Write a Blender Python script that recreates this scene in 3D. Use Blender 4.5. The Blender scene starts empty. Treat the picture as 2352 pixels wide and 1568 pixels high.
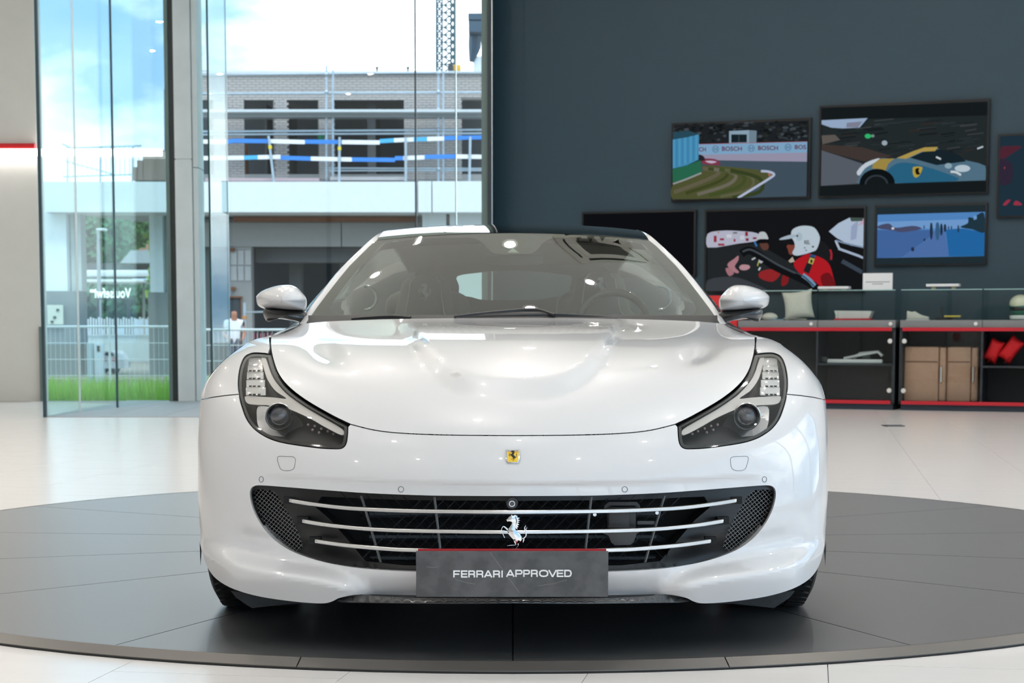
import bpy, bmesh, math, random
import numpy as np
from mathutils import Vector, Matrix
from mathutils.geometry import delaunay_2d_cdt, tessellate_polygon
random.seed(7); np.random.seed(7)
S = bpy.context.scene
COL = S.collection
# ------------------------------------------------------------------ camera
F, CX, PY, TH, ZC = 4100.0, 1178.0, 1100.0, math.radians(4.9), 0.905
CT, ST = math.cos(TH), math.sin(TH)
cam = bpy.data.cameras.new('camera'); camo = bpy.data.objects.new('camera', cam); COL.objects.link(camo)
camo.location = (0, 0, ZC); camo.rotation_euler = (math.radians(90) - TH, 0, 0)
cam.sensor_width = 36.0; cam.lens = F / 2352 * 36
cam.shift_x = -(CX - 1176) / 2352; cam.shift_y = (PY - 784) / 2352
cam.clip_start = 0.1; cam.clip_end = 400
cam.dof.use_dof = True; cam.dof.focus_distance = 4.9; cam.dof.aperture_fstop = 10
S.camera = camo
# ------------------------------------------------------------------ sky
w = bpy.data.worlds.new('sky'); S.world = w; w.use_nodes = True
nt = w.node_tree; nt.nodes.clear(); N = nt.nodes.new; LK = nt.links.new
tc = N('ShaderNodeTexCoord'); mp = N('ShaderNodeMapping'); mp.inputs['Scale'].default_value = (1, 1, 2.2); mp.inputs['Location'].default_value = (1.3, 0.7, 0.4)
ns = N('ShaderNodeTexNoise'); ns.inputs['Scale'].default_value = 2.6; ns.inputs['Detail'].default_value = 7; ns.inputs['Roughness'].default_value = 0.55
cr = N('ShaderNodeValToRGB'); cr.color_ramp.elements[0].position = 0.44; cr.color_ramp.elements[1].position = 0.62
mx = N('ShaderNodeMixRGB'); mx.inputs[1].default_value = (0.40, 0.66, 1.0, 1); mx.inputs[2].default_value = (2.5, 2.6, 2.7, 1)
bg = N('ShaderNodeBackground'); bg.inputs['Strength'].default_value = 1.0; wo = N('ShaderNodeOutputWorld')
LK(tc.outputs['Generated'], mp.inputs['Vector']); LK(mp.outputs['Vector'], ns.inputs['Vector']); LK(ns.outputs['Fac'], cr.inputs['Fac'])
LK(cr.outputs['Color'], mx.inputs['Fac']); LK(mx.outputs['Color'], bg.inputs['Color']); LK(bg.outputs['Background'], wo.inputs['Surface'])
# hazy daylight
sun = bpy.data.lights.new('sun', 'SUN'); sun.energy = 1.2; sun.angle = 0.35; sun.color = (1.0, 0.97, 0.92)
suno = bpy.data.objects.new('sun', sun); COL.objects.link(suno); suno.rotation_euler = (math.radians(38), math.radians(16), 0)
suno.location = (6, -10, 30)
# ------------------------------------------------------------------ exposure
vs = S.view_settings; vs.view_transform = 'Standard'; vs.look = 'None'; vs.gamma = 1.0; vs.exposure = 0.6; vs.use_curve_mapping = False
S.cycles.max_bounces = 10; S.cycles.diffuse_bounces = 5; S.cycles.glossy_bounces = 5; S.cycles.transparent_max_bounces = 24; S.cycles.transmission_bounces = 8
S.cycles.caustics_reflective = False; S.cycles.caustics_refractive = False; S.cycles.sample_clamp_indirect = 6.0
# ------------------------------------------------------------------ helpers
def ray(px, py):
    a = (px - CX) / F; b = (PY - py) / F
    return np.array([a, CT + b * ST, -ST + b * CT])
C0 = np.array([0, 0, ZC])
def at(px, py, Y):
    d = ray(px, py); return C0 + d * (Y / d[1])
def atz(px, py, z):
    d = ray(px, py); return C0 + d * ((z - ZC) / d[2])
def atp(px, py, p0, n):
    d = ray(px, py); p0 = np.asarray(p0, float); n = np.asarray(n, float)
    return C0 + d * (np.dot(p0 - C0, n) / np.dot(d, n))
def lin(c):
    if isinstance(c, str):
        c = [int(c[i:i + 2], 16) / 255 for i in (1, 3, 5)]
        c = [x / 12.92 if x <= 0.04045 else ((x + 0.055) / 1.055) ** 2.4 for x in c]
    return (c[0], c[1], c[2], 1)
MATS = {}
def mat(name, col=(0.5, 0.5, 0.5), rough=0.5, metal=0.0, coat=0.0, var=0.06, scale=6.0, bump=0.0, emit=0.0, ior=None, stretch=None, spec=None, col2=None):
    if name in MATS: return MATS[name]
    m = bpy.data.materials.new(name); m.use_nodes = True; t = m.node_tree; b = t.nodes['Principled BSDF']
    c = lin(col)
    b.inputs['Roughness'].default_value = rough; b.inputs['Metallic'].default_value = metal
    if coat: b.inputs['Coat Weight'].default_value = coat; b.inputs['Coat Roughness'].default_value = 0.02
    if ior: b.inputs['IOR'].default_value = ior
    if spec is not None: b.inputs['Specular IOR Level'].default_value = spec
    if emit:
        b.inputs['Emission Color'].default_value = c; b.inputs['Emission Strength'].default_value = emit
    tcn = t.nodes.new('ShaderNodeTexCoord'); n = t.nodes.new('ShaderNodeTexNoise')
    n.inputs['Scale'].default_value = scale; n.inputs['Detail'].default_value = 4
    if stretch:
        mpn = t.nodes.new('ShaderNodeMapping'); mpn.inputs['Scale'].default_value = stretch
        t.links.new(tcn.outputs['Object'], mpn.inputs['Vector']); t.links.new(mpn.outputs['Vector'], n.inputs['Vector'])
    else:
        t.links.new(tcn.outputs['Object'], n.inputs['Vector'])
    mr = t.nodes.new('ShaderNodeMixRGB')
    if col2 is not None:
        mr.inputs[1].default_value = c; mr.inputs[2].default_value = lin(col2)
        rp = t.nodes.new('ShaderNodeValToRGB'); rp.color_ramp.elements[0].position = 0.38; rp.color_ramp.elements[1].position = 0.62
        t.links.new(n.outputs['Fac'], rp.inputs['Fac']); t.links.new(rp.outputs['Color'], mr.inputs['Fac'])
    else:
        mr.inputs[1].default_value = tuple(x * (1 - var) for x in c[:3]) + (1,)
        mr.inputs[2].default_value = tuple(min(1, x * (1 + var)) for x in c[:3]) + (1,)
        t.links.new(n.outputs['Fac'], mr.inputs['Fac'])
    t.links.new(mr.outputs['Color'], b.inputs['Base Color'])
    if bump:
        bp = t.nodes.new('ShaderNodeBump'); bp.inputs['Strength'].default_value = bump; bp.inputs['Distance'].default_value = 0.01
        t.links.new(n.outputs['Fac'], bp.inputs['Height']); t.links.new(bp.outputs['Normal'], b.inputs['Normal'])
    MATS[name] = m; return m
def glass(name, tint=(0.9, 0.95, 0.93), ior=1.5, boost=1.0, rough=0.0):
    if name in MATS: return MATS[name]
    m = bpy.data.materials.new(name); m.use_nodes = True; t = m.node_tree; t.nodes.clear()
    tr = t.nodes.new('ShaderNodeBsdfTransparent'); tr.inputs['Color'].default_value = (*tint, 1)
    gl = t.nodes.new('ShaderNodeBsdfGlossy'); gl.inputs['Roughness'].default_value = rough
    fr = t.nodes.new('ShaderNodeFresnel'); ge = t.nodes.new('ShaderNodeNewGeometry'); ma = t.nodes.new('ShaderNodeMath'); ma.operation = 'MULTIPLY_ADD'
    ma.inputs[1].default_value = 1 / ior - ior; ma.inputs[2].default_value = ior      # thin sheet: same reflectance from both sides
    t.links.new(ge.outputs['Backfacing'], ma.inputs[0]); t.links.new(ma.outputs[0], fr.inputs['IOR'])
    mu = t.nodes.new('ShaderNodeMath'); mu.operation = 'MULTIPLY'; mu.inputs[1].default_value = boost; mu.use_clamp = True
    mi = t.nodes.new('ShaderNodeMixShader'); o = t.nodes.new('ShaderNodeOutputMaterial')
    t.links.new(fr.outputs['Fac'], mu.inputs[0]); t.links.new(mu.outputs[0], mi.inputs['Fac'])
    t.links.new(tr.outputs['BSDF'], mi.inputs[1]); t.links.new(gl.outputs['BSDF'], mi.inputs[2]); t.links.new(mi.outputs['Shader'], o.inputs['Surface'])
    MATS[name] = m; return m
def emis(name, col, strength=1.0):
    if name in MATS: return MATS[name]
    m = bpy.data.materials.new(name); m.use_nodes = True; t = m.node_tree; t.nodes.clear()
    e = t.nodes.new('ShaderNodeEmission'); e.inputs['Color'].default_value = lin(col); e.inputs['Strength'].default_value = strength
    o = t.nodes.new('ShaderNodeOutputMaterial'); t.links.new(e.outputs['Emission'], o.inputs['Surface'])
    MATS[name] = m; return m
def setp(o, label=None, cat=None, group=None, kind=None):
    if label: o['label'] = label
    if cat: o['category'] = cat
    if group: o['group'] = group
    if kind: o['kind'] = kind
    return o
def attach(o, parent):
    if parent is not None:
        o.parent = parent
        if parent.type == 'EMPTY': o.matrix_parent_inverse = Matrix.Translation(-Vector(parent.location))
    return o
def thing(name, label, cat, loc=(0, 0, 0), group=None, kind=None):
    o = bpy.data.objects.new(name, None); COL.objects.link(o); o.location = loc; o.empty_display_size = 0.1
    return setp(o, label, cat, group, kind)
class MB:
    def __init__(s): s.v = []; s.f = []; s.m = []
    def add(s, vs, fs, mi=0):
        b = len(s.v); s.v += [tuple(map(float, p)) for p in vs]; s.f += [tuple(b + i for i in f) for f in fs]; s.m += [mi] * len(fs); return s
    def box(s, x0, x1, y0, y1, z0, z1, mi=0):
        return s.add([(x0, y0, z0), (x1, y0, z0), (x1, y1, z0), (x0, y1, z0), (x0, y0, z1), (x1, y0, z1), (x1, y1, z1), (x0, y1, z1)],
                     [(3, 2, 1, 0), (4, 5, 6, 7), (0, 1, 5, 4), (1, 2, 6, 5), (2, 3, 7, 6), (3, 0, 4, 7)], mi)
    def tube(s, pts, r, n=8, mi=0, closed=False, flat=1.0):
        P = [Vector(p) for p in pts]; k = len(P); rs = r if hasattr(r, '__len__') else [r] * k
        vs = []; up = None
        for i, p in enumerate(P):
            a = P[i - 1] if (i or closed) else P[0]; b = P[(i + 1) % k] if (i < k - 1 or closed) else P[-1]
            t = (b - a).normalized() if (b - a).length > 1e-9 else Vector((0, 0, 1))
            if up is None: up = Vector((0, 0, 1)) if abs(t.z) < 0.9 else Vector((0, 1, 0))
            sd = t.cross(up).normalized(); up = sd.cross(t).normalized()
            for j in range(n):
                q = 2 * math.pi * (j + 0.5) / n; vs.append(p + (sd * math.cos(q) + up * math.sin(q) * flat) * rs[i])
        fs = []
        for i in range(k if closed else k - 1):
            for j in range(n):
                i2 = (i + 1) % k; j2 = (j + 1) % n; fs.append((i * n + j, i * n + j2, i2 * n + j2, i2 * n + j))
        if not closed: fs += [tuple(range(n))[::-1], tuple((k - 1) * n + j for j in range(n))]
        return s.add(vs, fs, mi)
    def lathe(s, prof, c=(0, 0, 0), ax=(0, 0, 1), n=24, mi=0):
        ax = Vector(ax).normalized(); e1 = ax.orthogonal().normalized(); e2 = ax.cross(e1); c = Vector(c)
        vs = [c + ax * h + (e1 * math.cos(2 * math.pi * j / n) + e2 * math.sin(2 * math.pi * j / n)) * max(r, 1e-5) for r, h in prof for j in range(n)]
        fs = [(i * n + j, i * n + (j + 1) % n, (i + 1) * n + (j + 1) % n, (i + 1) * n + j) for i in range(len(prof) - 1) for j in range(n)]
        return s.add(vs, fs, mi)
    def prism(s, poly, fn, d0, d1, mi=0):
        n = len(poly); tri = tessellate_polygon([[Vector((p[0], p[1], 0)) for p in poly]])
        vs = [fn(a, b, d0) for a, b in poly] + [fn(a, b, d1) for a, b in poly]
        fs = [t for t in tri] + [tuple(n + i for i in t[::-1]) for t in tri] + [(i, (i + 1) % n, n + (i + 1) % n, n + i) for i in range(n)]
        return s.add(vs, fs, mi)
    def flat(s, poly, fn, d, mi=0):
        tri = tessellate_polygon([[Vector((p[0], p[1], 0)) for p in poly]])
        return s.add([fn(a, b, d) for a, b in poly], [tuple(t) for t in tri], mi)
    def ball(s, c, r, nu=16, nv=10, mi=0, p=1.0):
        vs = []; r = r if hasattr(r, '__len__') else (r, r, r)
        sg = lambda x: math.copysign(abs(x) ** p, x)
        for i in range(nv + 1):
            th = math.pi * i / nv
            for j in range(nu):
                ph = 2 * math.pi * j / nu
                vs.append((c[0] + r[0] * sg(math.sin(th)) * sg(math.cos(ph)), c[1] + r[1] * sg(math.sin(th)) * sg(math.sin(ph)), c[2] + r[2] * sg(math.cos(th))))
        fs = [(i * nu + j, (i + 1) * nu + j, (i + 1) * nu + (j + 1) % nu, i * nu + (j + 1) % nu) for i in range(nv) for j in range(nu)]
        return s.add(vs, fs, mi)
    def grid(s, rows, mi=0, flip=False):
        n = len(rows[0]); vs = [p for r in rows for p in r]
        fs = [(i * n + j, i * n + j + 1, (i + 1) * n + j + 1, (i + 1) * n + j) for i in range(len(rows) - 1) for j in range(n - 1)]
        if flip: fs = [f[::-1] for f in fs]
        return s.add(vs, fs, mi)
    def build(s, name, mats, parent=None, smooth=None, bevel=0.0, seg=2, xf=None, fixn=True, **kw):
        me = bpy.data.meshes.new(name)
        vs = s.v if xf is None else [tuple(xf @ Vector(p)) for p in s.v]
        me.from_pydata(vs, [], s.f)
        for m in (mats if isinstance(mats, (list, tuple)) else [mats]): me.materials.append(m)
        me.polygons.foreach_set('material_index', s.m)
        bm = bmesh.new(); bm.from_mesh(me)
        bmesh.ops.remove_doubles(bm, verts=bm.verts, dist=1e-6)
        if fixn: bmesh.ops.recalc_face_normals(bm, faces=bm.faces)
        if bevel:
            ed = [e for e in bm.edges if len(e.link_faces) == 2 and e.calc_face_angle(0) > 0.5]
            bmesh.ops.bevel(bm, geom=ed, offset=bevel, segments=seg, profile=0.5, affect='EDGES', clamp_overlap=True)
        bm.to_mesh(me); bm.free(); me.update()
        if smooth is None and bevel: smooth = 40
        if smooth:
            me.shade_smooth(); me.set_sharp_from_angle(angle=math.radians(smooth))
        o = bpy.data.objects.new(name, me); COL.objects.link(o); attach(o, parent)
        return setp(o, **kw)
def dupo(o, parent, loc=None, rotz=None):
    c = o.copy(); COL.objects.link(c); attach(c, parent)
    if loc is not None: c.location = loc
    if rotz is not None: c.rotation_euler = (0, 0, rotz)
    return c
_tx = {}
def textmesh(txt, bold=0.0):
    k = (txt, bold)
    if k not in _tx:
        cu = bpy.data.curves.new('t', 'FONT'); cu.body = txt; cu.size = 1; cu.offset = bold; cu.resolution_u = 3
        o = bpy.data.objects.new('t', cu); COL.objects.link(o)
        me = o.evaluated_get(bpy.context.evaluated_depsgraph_get()).to_mesh()
        V = np.array([v.co[:2] for v in me.vertices]); Fc = [tuple(p.vertices) for p in me.polygons]
        o.to_mesh_clear(); bpy.data.objects.remove(o); bpy.data.curves.remove(cu)
        V = V - V.min(0); V = V / V.max(0)
        _tx[k] = (V, Fc)
    return _tx[k]
def text_to(mb, txt, a0, a1, b0, b1, fn, d, bold=0.0, mi=0, mirror=False):
    V, Fc = textmesh(txt, bold)
    mb.add([fn(a0 + (a1 - a0) * (1 - x if mirror else x), b0 + (b1 - b0) * y, d) for x, y in V], Fc, mi)
def crom(pts, n=6, closed=False):
    P = [np.array(p, float) for p in pts]; out = []; k = len(P)
    for i in range(k if closed else k - 1):
        p0 = P[i - 1] if (i or closed) else P[0]; p1 = P[i]; p2 = P[(i + 1) % k]; p3 = P[(i + 2) % k] if (closed or i + 2 < k) else P[-1]
        for j in range(n):
            t = j / n
            out.append(0.5 * ((2 * p1) + (-p0 + p2) * t + (2 * p0 - 5 * p1 + 4 * p2 - p3) * t * t + (-p0 + 3 * p1 - 3 * p2 + p3) * t ** 3))
    if not closed: out.append(P[-1])
    return out
# ================================================================== ROOM
m_floor = mat('floor_stone', (0.86, 0.835, 0.82), 0.22, var=0.04, scale=1.0, stretch=(0.7, 9, 1), spec=0.6)
m_grout = mat('floor_grout', (0.42, 0.40, 0.39), 0.8)
m_plaster = mat('warm_plaster', (0.76, 0.725, 0.685), 0.8, var=0.03)
m_slate = mat('slate_blue_wall', (0.019, 0.050, 0.073), 0.5, var=0.05, scale=3)
m_ceil = mat('ceiling_white', (0.80, 0.79, 0.75), 0.85, var=0.03)
m_conc = mat('pale_concrete', (0.74, 0.78, 0.80), 0.75, var=0.12, scale=3, bump=0.1)
m_darkmetal = mat('dark_anodised_metal', (0.045, 0.055, 0.06), 0.4, metal=0.6)
m_frame = mat('grey_green_frame', (0.16, 0.22, 0.21), 0.4, metal=0.3)
m_stonegrey = mat('grey_paving_stone', (0.36, 0.39, 0.42), 0.5, var=0.1, scale=2, stretch=(1, 6, 1))
g_clear = glass('clear_window_glass', (0.95, 0.985, 0.98), 1.45)
g_green = glass('greenish_glass', (0.84, 0.92, 0.915), 1.45, 0.45)
g_edge = mat('glass_edge_green', (0.008, 0.075, 0.065), 0.15, var=0.02)
g_edge2 = mat('glass_edge_pale', (0.35, 0.55, 0.55), 0.15, var=0.02)
RX0, RX1, RY0, RY1, RH = -14.0, 9.0, -9.0, 21.7, 6.4
# floor: slab with separate stone tiles
fl = MB().box(RX0, RX1, RY0, RY1 + 0.2, -0.3, -0.008).build('floor', m_grout, kind='structure')
ang = math.radians(9.5); ed_ = np.array([math.sin(ang), math.cos(ang)]); es_ = np.array([math.cos(ang), -math.sin(ang)])
TA, TB = 0.62, 0.66
o0 = atz(1901, 1524, 0)[:2]
DC = np.array([0.0, 7.36]); DR = 2.72
cand = []
for i in range(-40, 40):
    for j in range(-30, 50):
        c = o0 + es_ * (i + 0.5) * TA + ed_ * (j + 0.5 + 0.37 * (i % 2)) * TB
        if not (RX0 + 0.5 < c[0] < RX1 - 0.5 and 1.5 < c[1] < RY1 - 0.4): continue
        if np.hypot(*(c - DC)) < DR - 0.55: continue
        if abs(c[0]) > 0.31 * c[1] + 0.8 or c[1] < 3.6: 
            cand.append((1e6 + c[1], c)); continue
        cand.append((c[1], c))
cand.sort(key=lambda q: q[0])
tb = MB().box(-TA / 2 + 0.0012, TA / 2 - 0.0012, -TB / 2 + 0.0012, TB / 2 - 0.0012, -0.012, 0)
t0 = None
for k, (q, c) in enumerate(cand[:300]):
    if t0 is None:
        t0 = tb.build('floor_tile', m_floor, fl); o = t0
    else: o = dupo(t0, fl)
    o.location = (c[0], c[1], 0); o.rotation_euler = (0, 0, -ang)
rest = MB()
R_ = Matrix.Rotation(-ang, 3, 'Z')
for q, c in cand[300:]:
    vs = [tuple(R_ @ Vector(p) + Vector((c[0], c[1], 0))) for p in tb.v]
    rest.add(vs, tb.f)
rest.build('floor_tile_field', m_floor, fl, kind='stuff')
MB().box(RX0, RX1, RY0, 1.6, -0.012, 0).build('floor_tile_field', m_floor, fl, kind='stuff')
# small floor socket cover
p = atz(2051, 978, 0)
fb = thing('floor_socket', 'small dark metal floor socket cover on white tiles before cabinets', 'floor socket', (p[0], p[1], 0))
MB().box(p[0] - 0.09, p[0] + 0.09, p[1] - 0.09, p[1] + 0.09, 0.0, 0.006).build('cover_plate', m_darkmetal, fb, bevel=0.002)
MB().box(p[0] - 0.06, p[0] + 0.06, p[1] - 0.06, p[1] + 0.06, 0.006, 0.009).build('lid', mat('socket_lid', (0.25, 0.26, 0.27), 0.4, 0.5), fb)
# ceiling, side walls
MB().box(RX0, RX1, RY0, RY1 + 0.3, RH, RH + 0.3).build('ceiling', m_ceil, kind='structure')
MB().box(RX0 - 0.3, RX0, RY0, RY1 + 0.3, 0, RH).build('wall_left', m_plaster, kind='structure')
xe = at(92, 700, 21.7)[0]
MB().box(RX0, xe, 21.7, 22.0, -0.3, RH).build('wall_back', m_plaster, kind='structure')
# glazed wall on the right of the showroom and behind the photographer
MB().box(RX1, RX1 + 0.3, RY0, RY1, -0.3, 0.35).build('wall_right_sill', m_plaster, kind='structure')
MB().box(RX1, RX1 + 0.3, RY0, RY1, 5.6, RH).build('wall_right_lintel', m_plaster, kind='structure')
for k in range(9):
    y = RY0 + k * 2.6
    MB().box(RX1, RX1 + 0.15, y, y + 0.12, 0.35, 5.6).build('trim_%d' % (k + 1), m_darkmetal, kind='structure')
MB().box(RX1 + 0.05, RX1 + 0.07, RY0, 12.0, 0.35, 5.6).build('window_3', g_clear, kind='structure')
MB().box(RX1, RX1 + 0.3, 12.0, RY1, 0.35, 5.6).build('wall_right', m_plaster, kind='structure')
MB().box(RX0, RX1, RY0 - 0.3, RY0, 5.4, RH).build('wall_front_lintel', m_plaster, kind='structure')
for k in range(9):
    x = RX0 + k * (RX1 - RX0) / 8
    MB().box(x - 0.07, x + 0.07, RY0 - 0.15, RY0, 0, 5.4).build('trim_%d' % (k + 20), m_darkmetal, kind='structure')
MB().box(-0.5, RX1, RY0 - 0.08, RY0 - 0.06, 0, 5.4).build('window_4', g_clear, kind='structure')
MB().box(RX0, -0.5, RY0 - 0.3, RY0 - 0.02, 0, 5.4).build('wall_front_blocker', m_plaster, kind='structure')  # solid stretch added in place of glazing, to darken the car's left side
# slate wall with the screens: rotated
WA = math.radians(21.5); we = np.array([math.cos(WA), -math.sin(WA), 0]); wm = np.array([math.sin(WA), math.cos(WA), 0])
WO = atz(1898, 939, 0)
def Lw(s, m, z): return WO + we * s + wm * m + np.array([0, 0, z])
XW = Matrix(((we[0], wm[0], 0, WO[0]), (we[1], wm[1], 0, WO[1]), (0, 0, 1, 0), (0, 0, 0, 1)))
CD = 0.52      # cabinet depth
WD = CD + 0.03
def onw(px, py, m=WD):
    P = atp(px, py, Lw(0, m, 0), wm); return float(np.dot(P - WO, we)), float(P[2])
sL = onw(1131, 400)[0]
MB().box(sL, sL + 9.6, WD, WD + 0.3, -0.3, RH).build('wall_display', m_slate, xf=XW, kind='structure')
cornY = Lw(sL, WD, 0)
# main back glazing between pillar and slate wall, with vertical glass fins
YG = 21.75
xp0, xp1 = at(412, 500, 21.7)[0], at(463, 500, 21.7)[0]
pil = MB()
pil.box(xp0, xp0 + 0.205, 21.5, 21.95, 0, RH).box(xp0 + 0.212, xp1, 21.55, 21.9, 0, RH)
z1 = at(430, 368, 21.6)[2]
pil = thing('pillar', 'tall pale concrete pillar between the glass panels and the back window', 'pillar', (xp0 + 0.15, 21.7, 0), kind='structure')
MB().box(xp0, xp0 + 0.20, 21.45, 21.95, 0, z1 - 0.006).box(xp0 + 0.012, xp0 + 0.19, 21.46, 21.94, z1 - 0.006, z1 + 0.006).box(xp0, xp0 + 0.20, 21.45, 21.95, z1 + 0.006, RH).build('shaft', m_conc, pil)
MB().box(xp0 + 0.208, xp1, 21.5, 21.9, 0, z1 - 0.1).box(xp0 + 0.208, xp1, 21.5, 21.9, z1 - 0.09, RH).build('edge_panel', m_conc, pil)
MB().box(at(396, 500, 21.6)[0], xp0 - 0.004, 21.5, 21.85, 0, RH).build('trim_40', mat('blackened_steel', (0.055, 0.065, 0.065), 0.5, 0.3, var=0.3, scale=9), kind='structure')
MB().box(at(388, 500, 21.6)[0], at(396, 500, 21.6)[0], 21.45, 21.85, 0, RH).build('trim_41', m_frame, kind='structure')
xg0, xg1 = xp1, at(1107, 400, YG)[0]
w1 = MB().box(xg0, xg1, YG, YG + 0.012, 0, RH).build('window_1', g_clear, kind='structure')
xj = at(954.5, 300, YG)[0]
MB().box(xj - 0.010, xj + 0.010, YG - 0.02, YG + 0.03, 0, RH).build('glazing_bar', m_darkmetal, w1)
xj = at(1047, 300, YG + 0.6)[0]
MB().box(xj - 0.006, xj + 0.006, YG + 0.5, YG + 0.75, 0, RH).build('glazing_bar', g_edge2, w1)
xa, xb = at(483, 500, 21.1)[0], at(523, 500, 22.5)[0]
fin = MB(); fin.add([(xa - 0.004, 21.1, 0), (xa + 0.008, 21.1, 0), (xb + 0.008, 22.5, 0), (xb - 0.004, 22.5, 0), (xa - 0.004, 21.1, RH), (xa + 0.008, 21.1, RH), (xb + 0.008, 22.5, RH), (xb - 0.004, 22.5, RH)],
    [(3, 2, 1, 0), (4, 5, 6, 7), (0, 1, 5, 4), (1, 2, 6, 5), (2, 3, 7, 6), (3, 0, 4, 7)])
fo = fin.build('glass_fin', g_green, w1)
MB().box(xa - 0.012, xa + 0.010, 21.07, 21.1, 0, RH).build('fin_edge', g_edge, w1)
MB().box(xb - 0.006, xb + 0.008, 22.5, 22.52, 0, RH).build('fin_edge', g_edge2, w1)
# mullion where glazing meets the slate wall
xm0, xm1 = at(1107, 400, 21.6)[0], at(1121, 400, 21.6)[0]
MB().box(xm0, xm1, 21.3, 21.9, 0, RH).build('trim_42', m_frame, kind='structure')
MB().box(xm1, at(1129, 400, 21.3)[0] + 0.004, 21.2, 21.6, 0, RH).build('trim_43', m_darkmetal, kind='structure')
xs_ = at(1130.3, 400, 21.0)[0]
MB().box(xs_ - 0.004, xs_ + 0.004, 20.97, 21.0, 0, RH).build('trim_44', mat('bright_steel_edge', (0.75, 0.8, 0.82), 0.25, 0.8), kind='structure')
# oblique glass screen on the left
pa, pb = atz(104, 958, 0), atz(392, 921, 0)
w2 = thing('window_2', 'tall frameless greenish glass screen standing beside the pillar', 'glass screen', (pa[0], pa[1], 0), kind='structure')
dirv = (pb - pa) / np.linalg.norm(pb - pa); nrm = np.array([dirv[1], -dirv[0], 0])
def frac(px):
    # parameter along the base line for image column px at floor level
    lo, hi = 0.0, 1.0
    for _ in range(40):
        mid = (lo + hi) / 2; q = pa + (pb - pa) * mid
        x = CX + F * q[0] / (q[1] * CT + (ZC - q[2]) * ST)
        if x < px: lo = mid
        else: hi = mid
    return lo
cuts = [0.0, frac(184), frac(270), 1.0]
for k in range(3):
    a = pa + (pb - pa) * cuts[k]; b = pa + (pb - pa) * cuts[k + 1]; a = a + dirv * 0.006; b = b - dirv * 0.006
    pane = MB(); h = nrm * 0.006
    pane.add([a - h, a + h, b + h, b - h] + [q + np.array([0, 0, RH]) for q in (a - h, a + h, b + h, b - h)], [(3, 2, 1, 0), (4, 5, 6, 7), (0, 1, 5, 4), (1, 2, 6, 5), (2, 3, 7, 6), (3, 0, 4, 7)])
    pane.build('pane', g_green, w2)
def vbar(q, r, m_, nm): MB().box(q[0] - r, q[0] + r, q[1] - 0.02, q[1] + 0.02, 0, RH).build(nm, m_, w2)
vbar(pa, 0.016, mat('dark_blue_edge', (0.03, 0.06, 0.075), 0.3), 'pane_edge')
vbar(pa + (pb - pa) * cuts[1], 0.006, mat('white_joint', (0.8, 0.85, 0.86), 0.4), 'pane_joint')
vbar(pa + (pb - pa) * cuts[2], 0.009, mat('dark_joint', (0.03, 0.07, 0.10), 0.4), 'pane_joint')
# facade pane between wall and pillar
MB().box(xe, at(390, 500, 21.8)[0], 21.80, 21.81, 0, RH).build('window_5', g_clear, kind='structure')
MB().box(xe - 0.002, xe + 0.03, 21.62, 21.7, 0, at(95, 750, 21.65)[2]).build('trim_45', m_frame, kind='structure')
# grey stone strip along the glazing: single slabs
x0s, x1s = pa[0] - 0.03, -1.2
strip = MB().box(x0s, x1s, pa[1], 21.7, -0.006, 0.0015).build('trim_46', m_grout, kind='structure')
sl0 = None
for i in range(6):
    for j in range(6):
        wx = (x1s - x0s) / 6; wy = (21.7 - pa[1]) / 6
        if sl0 is None:
            sl0 = MB().box(0.004, wx - 0.004, 0.004, wy - 0.004, 0, 0.006).build('stone_slab', m_stonegrey, strip); o = sl0
        else: o = dupo(sl0, strip)
        o.location = (x0s + i * wx, pa[1] + j * wy, 0)
# linear wall light: red band over a white glowing bar
zl0, zl1, zl2 = at(50, 357, 21.6)[2], at(50, 342, 21.6)[2], at(50, 329, 21.6)[2]
lx1 = at(370, 350, 21.6)[0]
lb = thing('linear_wall_light', 'long white glowing light bar under a red band on the beige wall', 'wall light', (xe - 0.6, 21.65, zl0))
MB().box(RX0 + 4, xe, 21.60, 21.70, zl1, zl2).build('red_band', mat('red_band', (0.50, 0.006, 0.012), 0.4), lb)
MB().box(RX0 + 4, lx1, 21.58, 21.68, zl0, zl1).build('light_bar', emis('bar_glow', (1.0, 0.97, 0.93), 4.0), lb)  # glowing bar extended past the wall end to imitate the streak in the glass
# ------------------------------------------------------------------ turntable
tt = thing('turntable', 'round dark grey display turntable with sloping rim under the white car', 'turntable', (0, DC[1], 0))
m_disc = bpy.data.materials.new('turntable_satin_grey'); m_disc.use_nodes = True; t_ = m_disc.node_tree; t_.nodes.clear()
df = t_.nodes.new('ShaderNodeBsdfDiffuse'); gl_ = t_.nodes.new('ShaderNodeBsdfGlossy'); gl_.inputs['Roughness'].default_value = 0.36
fr_n = t_.nodes.new('ShaderNodeFresnel'); fr_n.inputs['IOR'].default_value = 2.4; mx_ = t_.nodes.new('ShaderNodeMixShader'); ou_ = t_.nodes.new('ShaderNodeOutputMaterial')
nz = t_.nodes.new('ShaderNodeTexNoise'); nz.inputs['Scale'].default_value = 3.0; nz.inputs['Detail'].default_value = 5; mc_ = t_.nodes.new('ShaderNodeMixRGB'); mc_.inputs[1].default_value = (0.030, 0.034, 0.038, 1); mc_.inputs[2].default_value = (0.042, 0.047, 0.052, 1)
t_.links.new(nz.outputs['Fac'], mc_.inputs['Fac']); t_.links.new(mc_.outputs['Color'], df.inputs['Color']); t_.links.new(fr_n.outputs['Fac'], mx_.inputs['Fac'])
t_.links.new(df.outputs['BSDF'], mx_.inputs[1]); t_.links.new(gl_.outputs['BSDF'], mx_.inputs[2]); t_.links.new(mx_.outputs['Shader'], ou_.inputs['Surface'])
m_rim = mat('turntable_rim', (0.16, 0.15, 0.14), 0.35, metal=0.6, var=0.06)
DZ = 0.025; NW = 15; k0 = None
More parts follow.
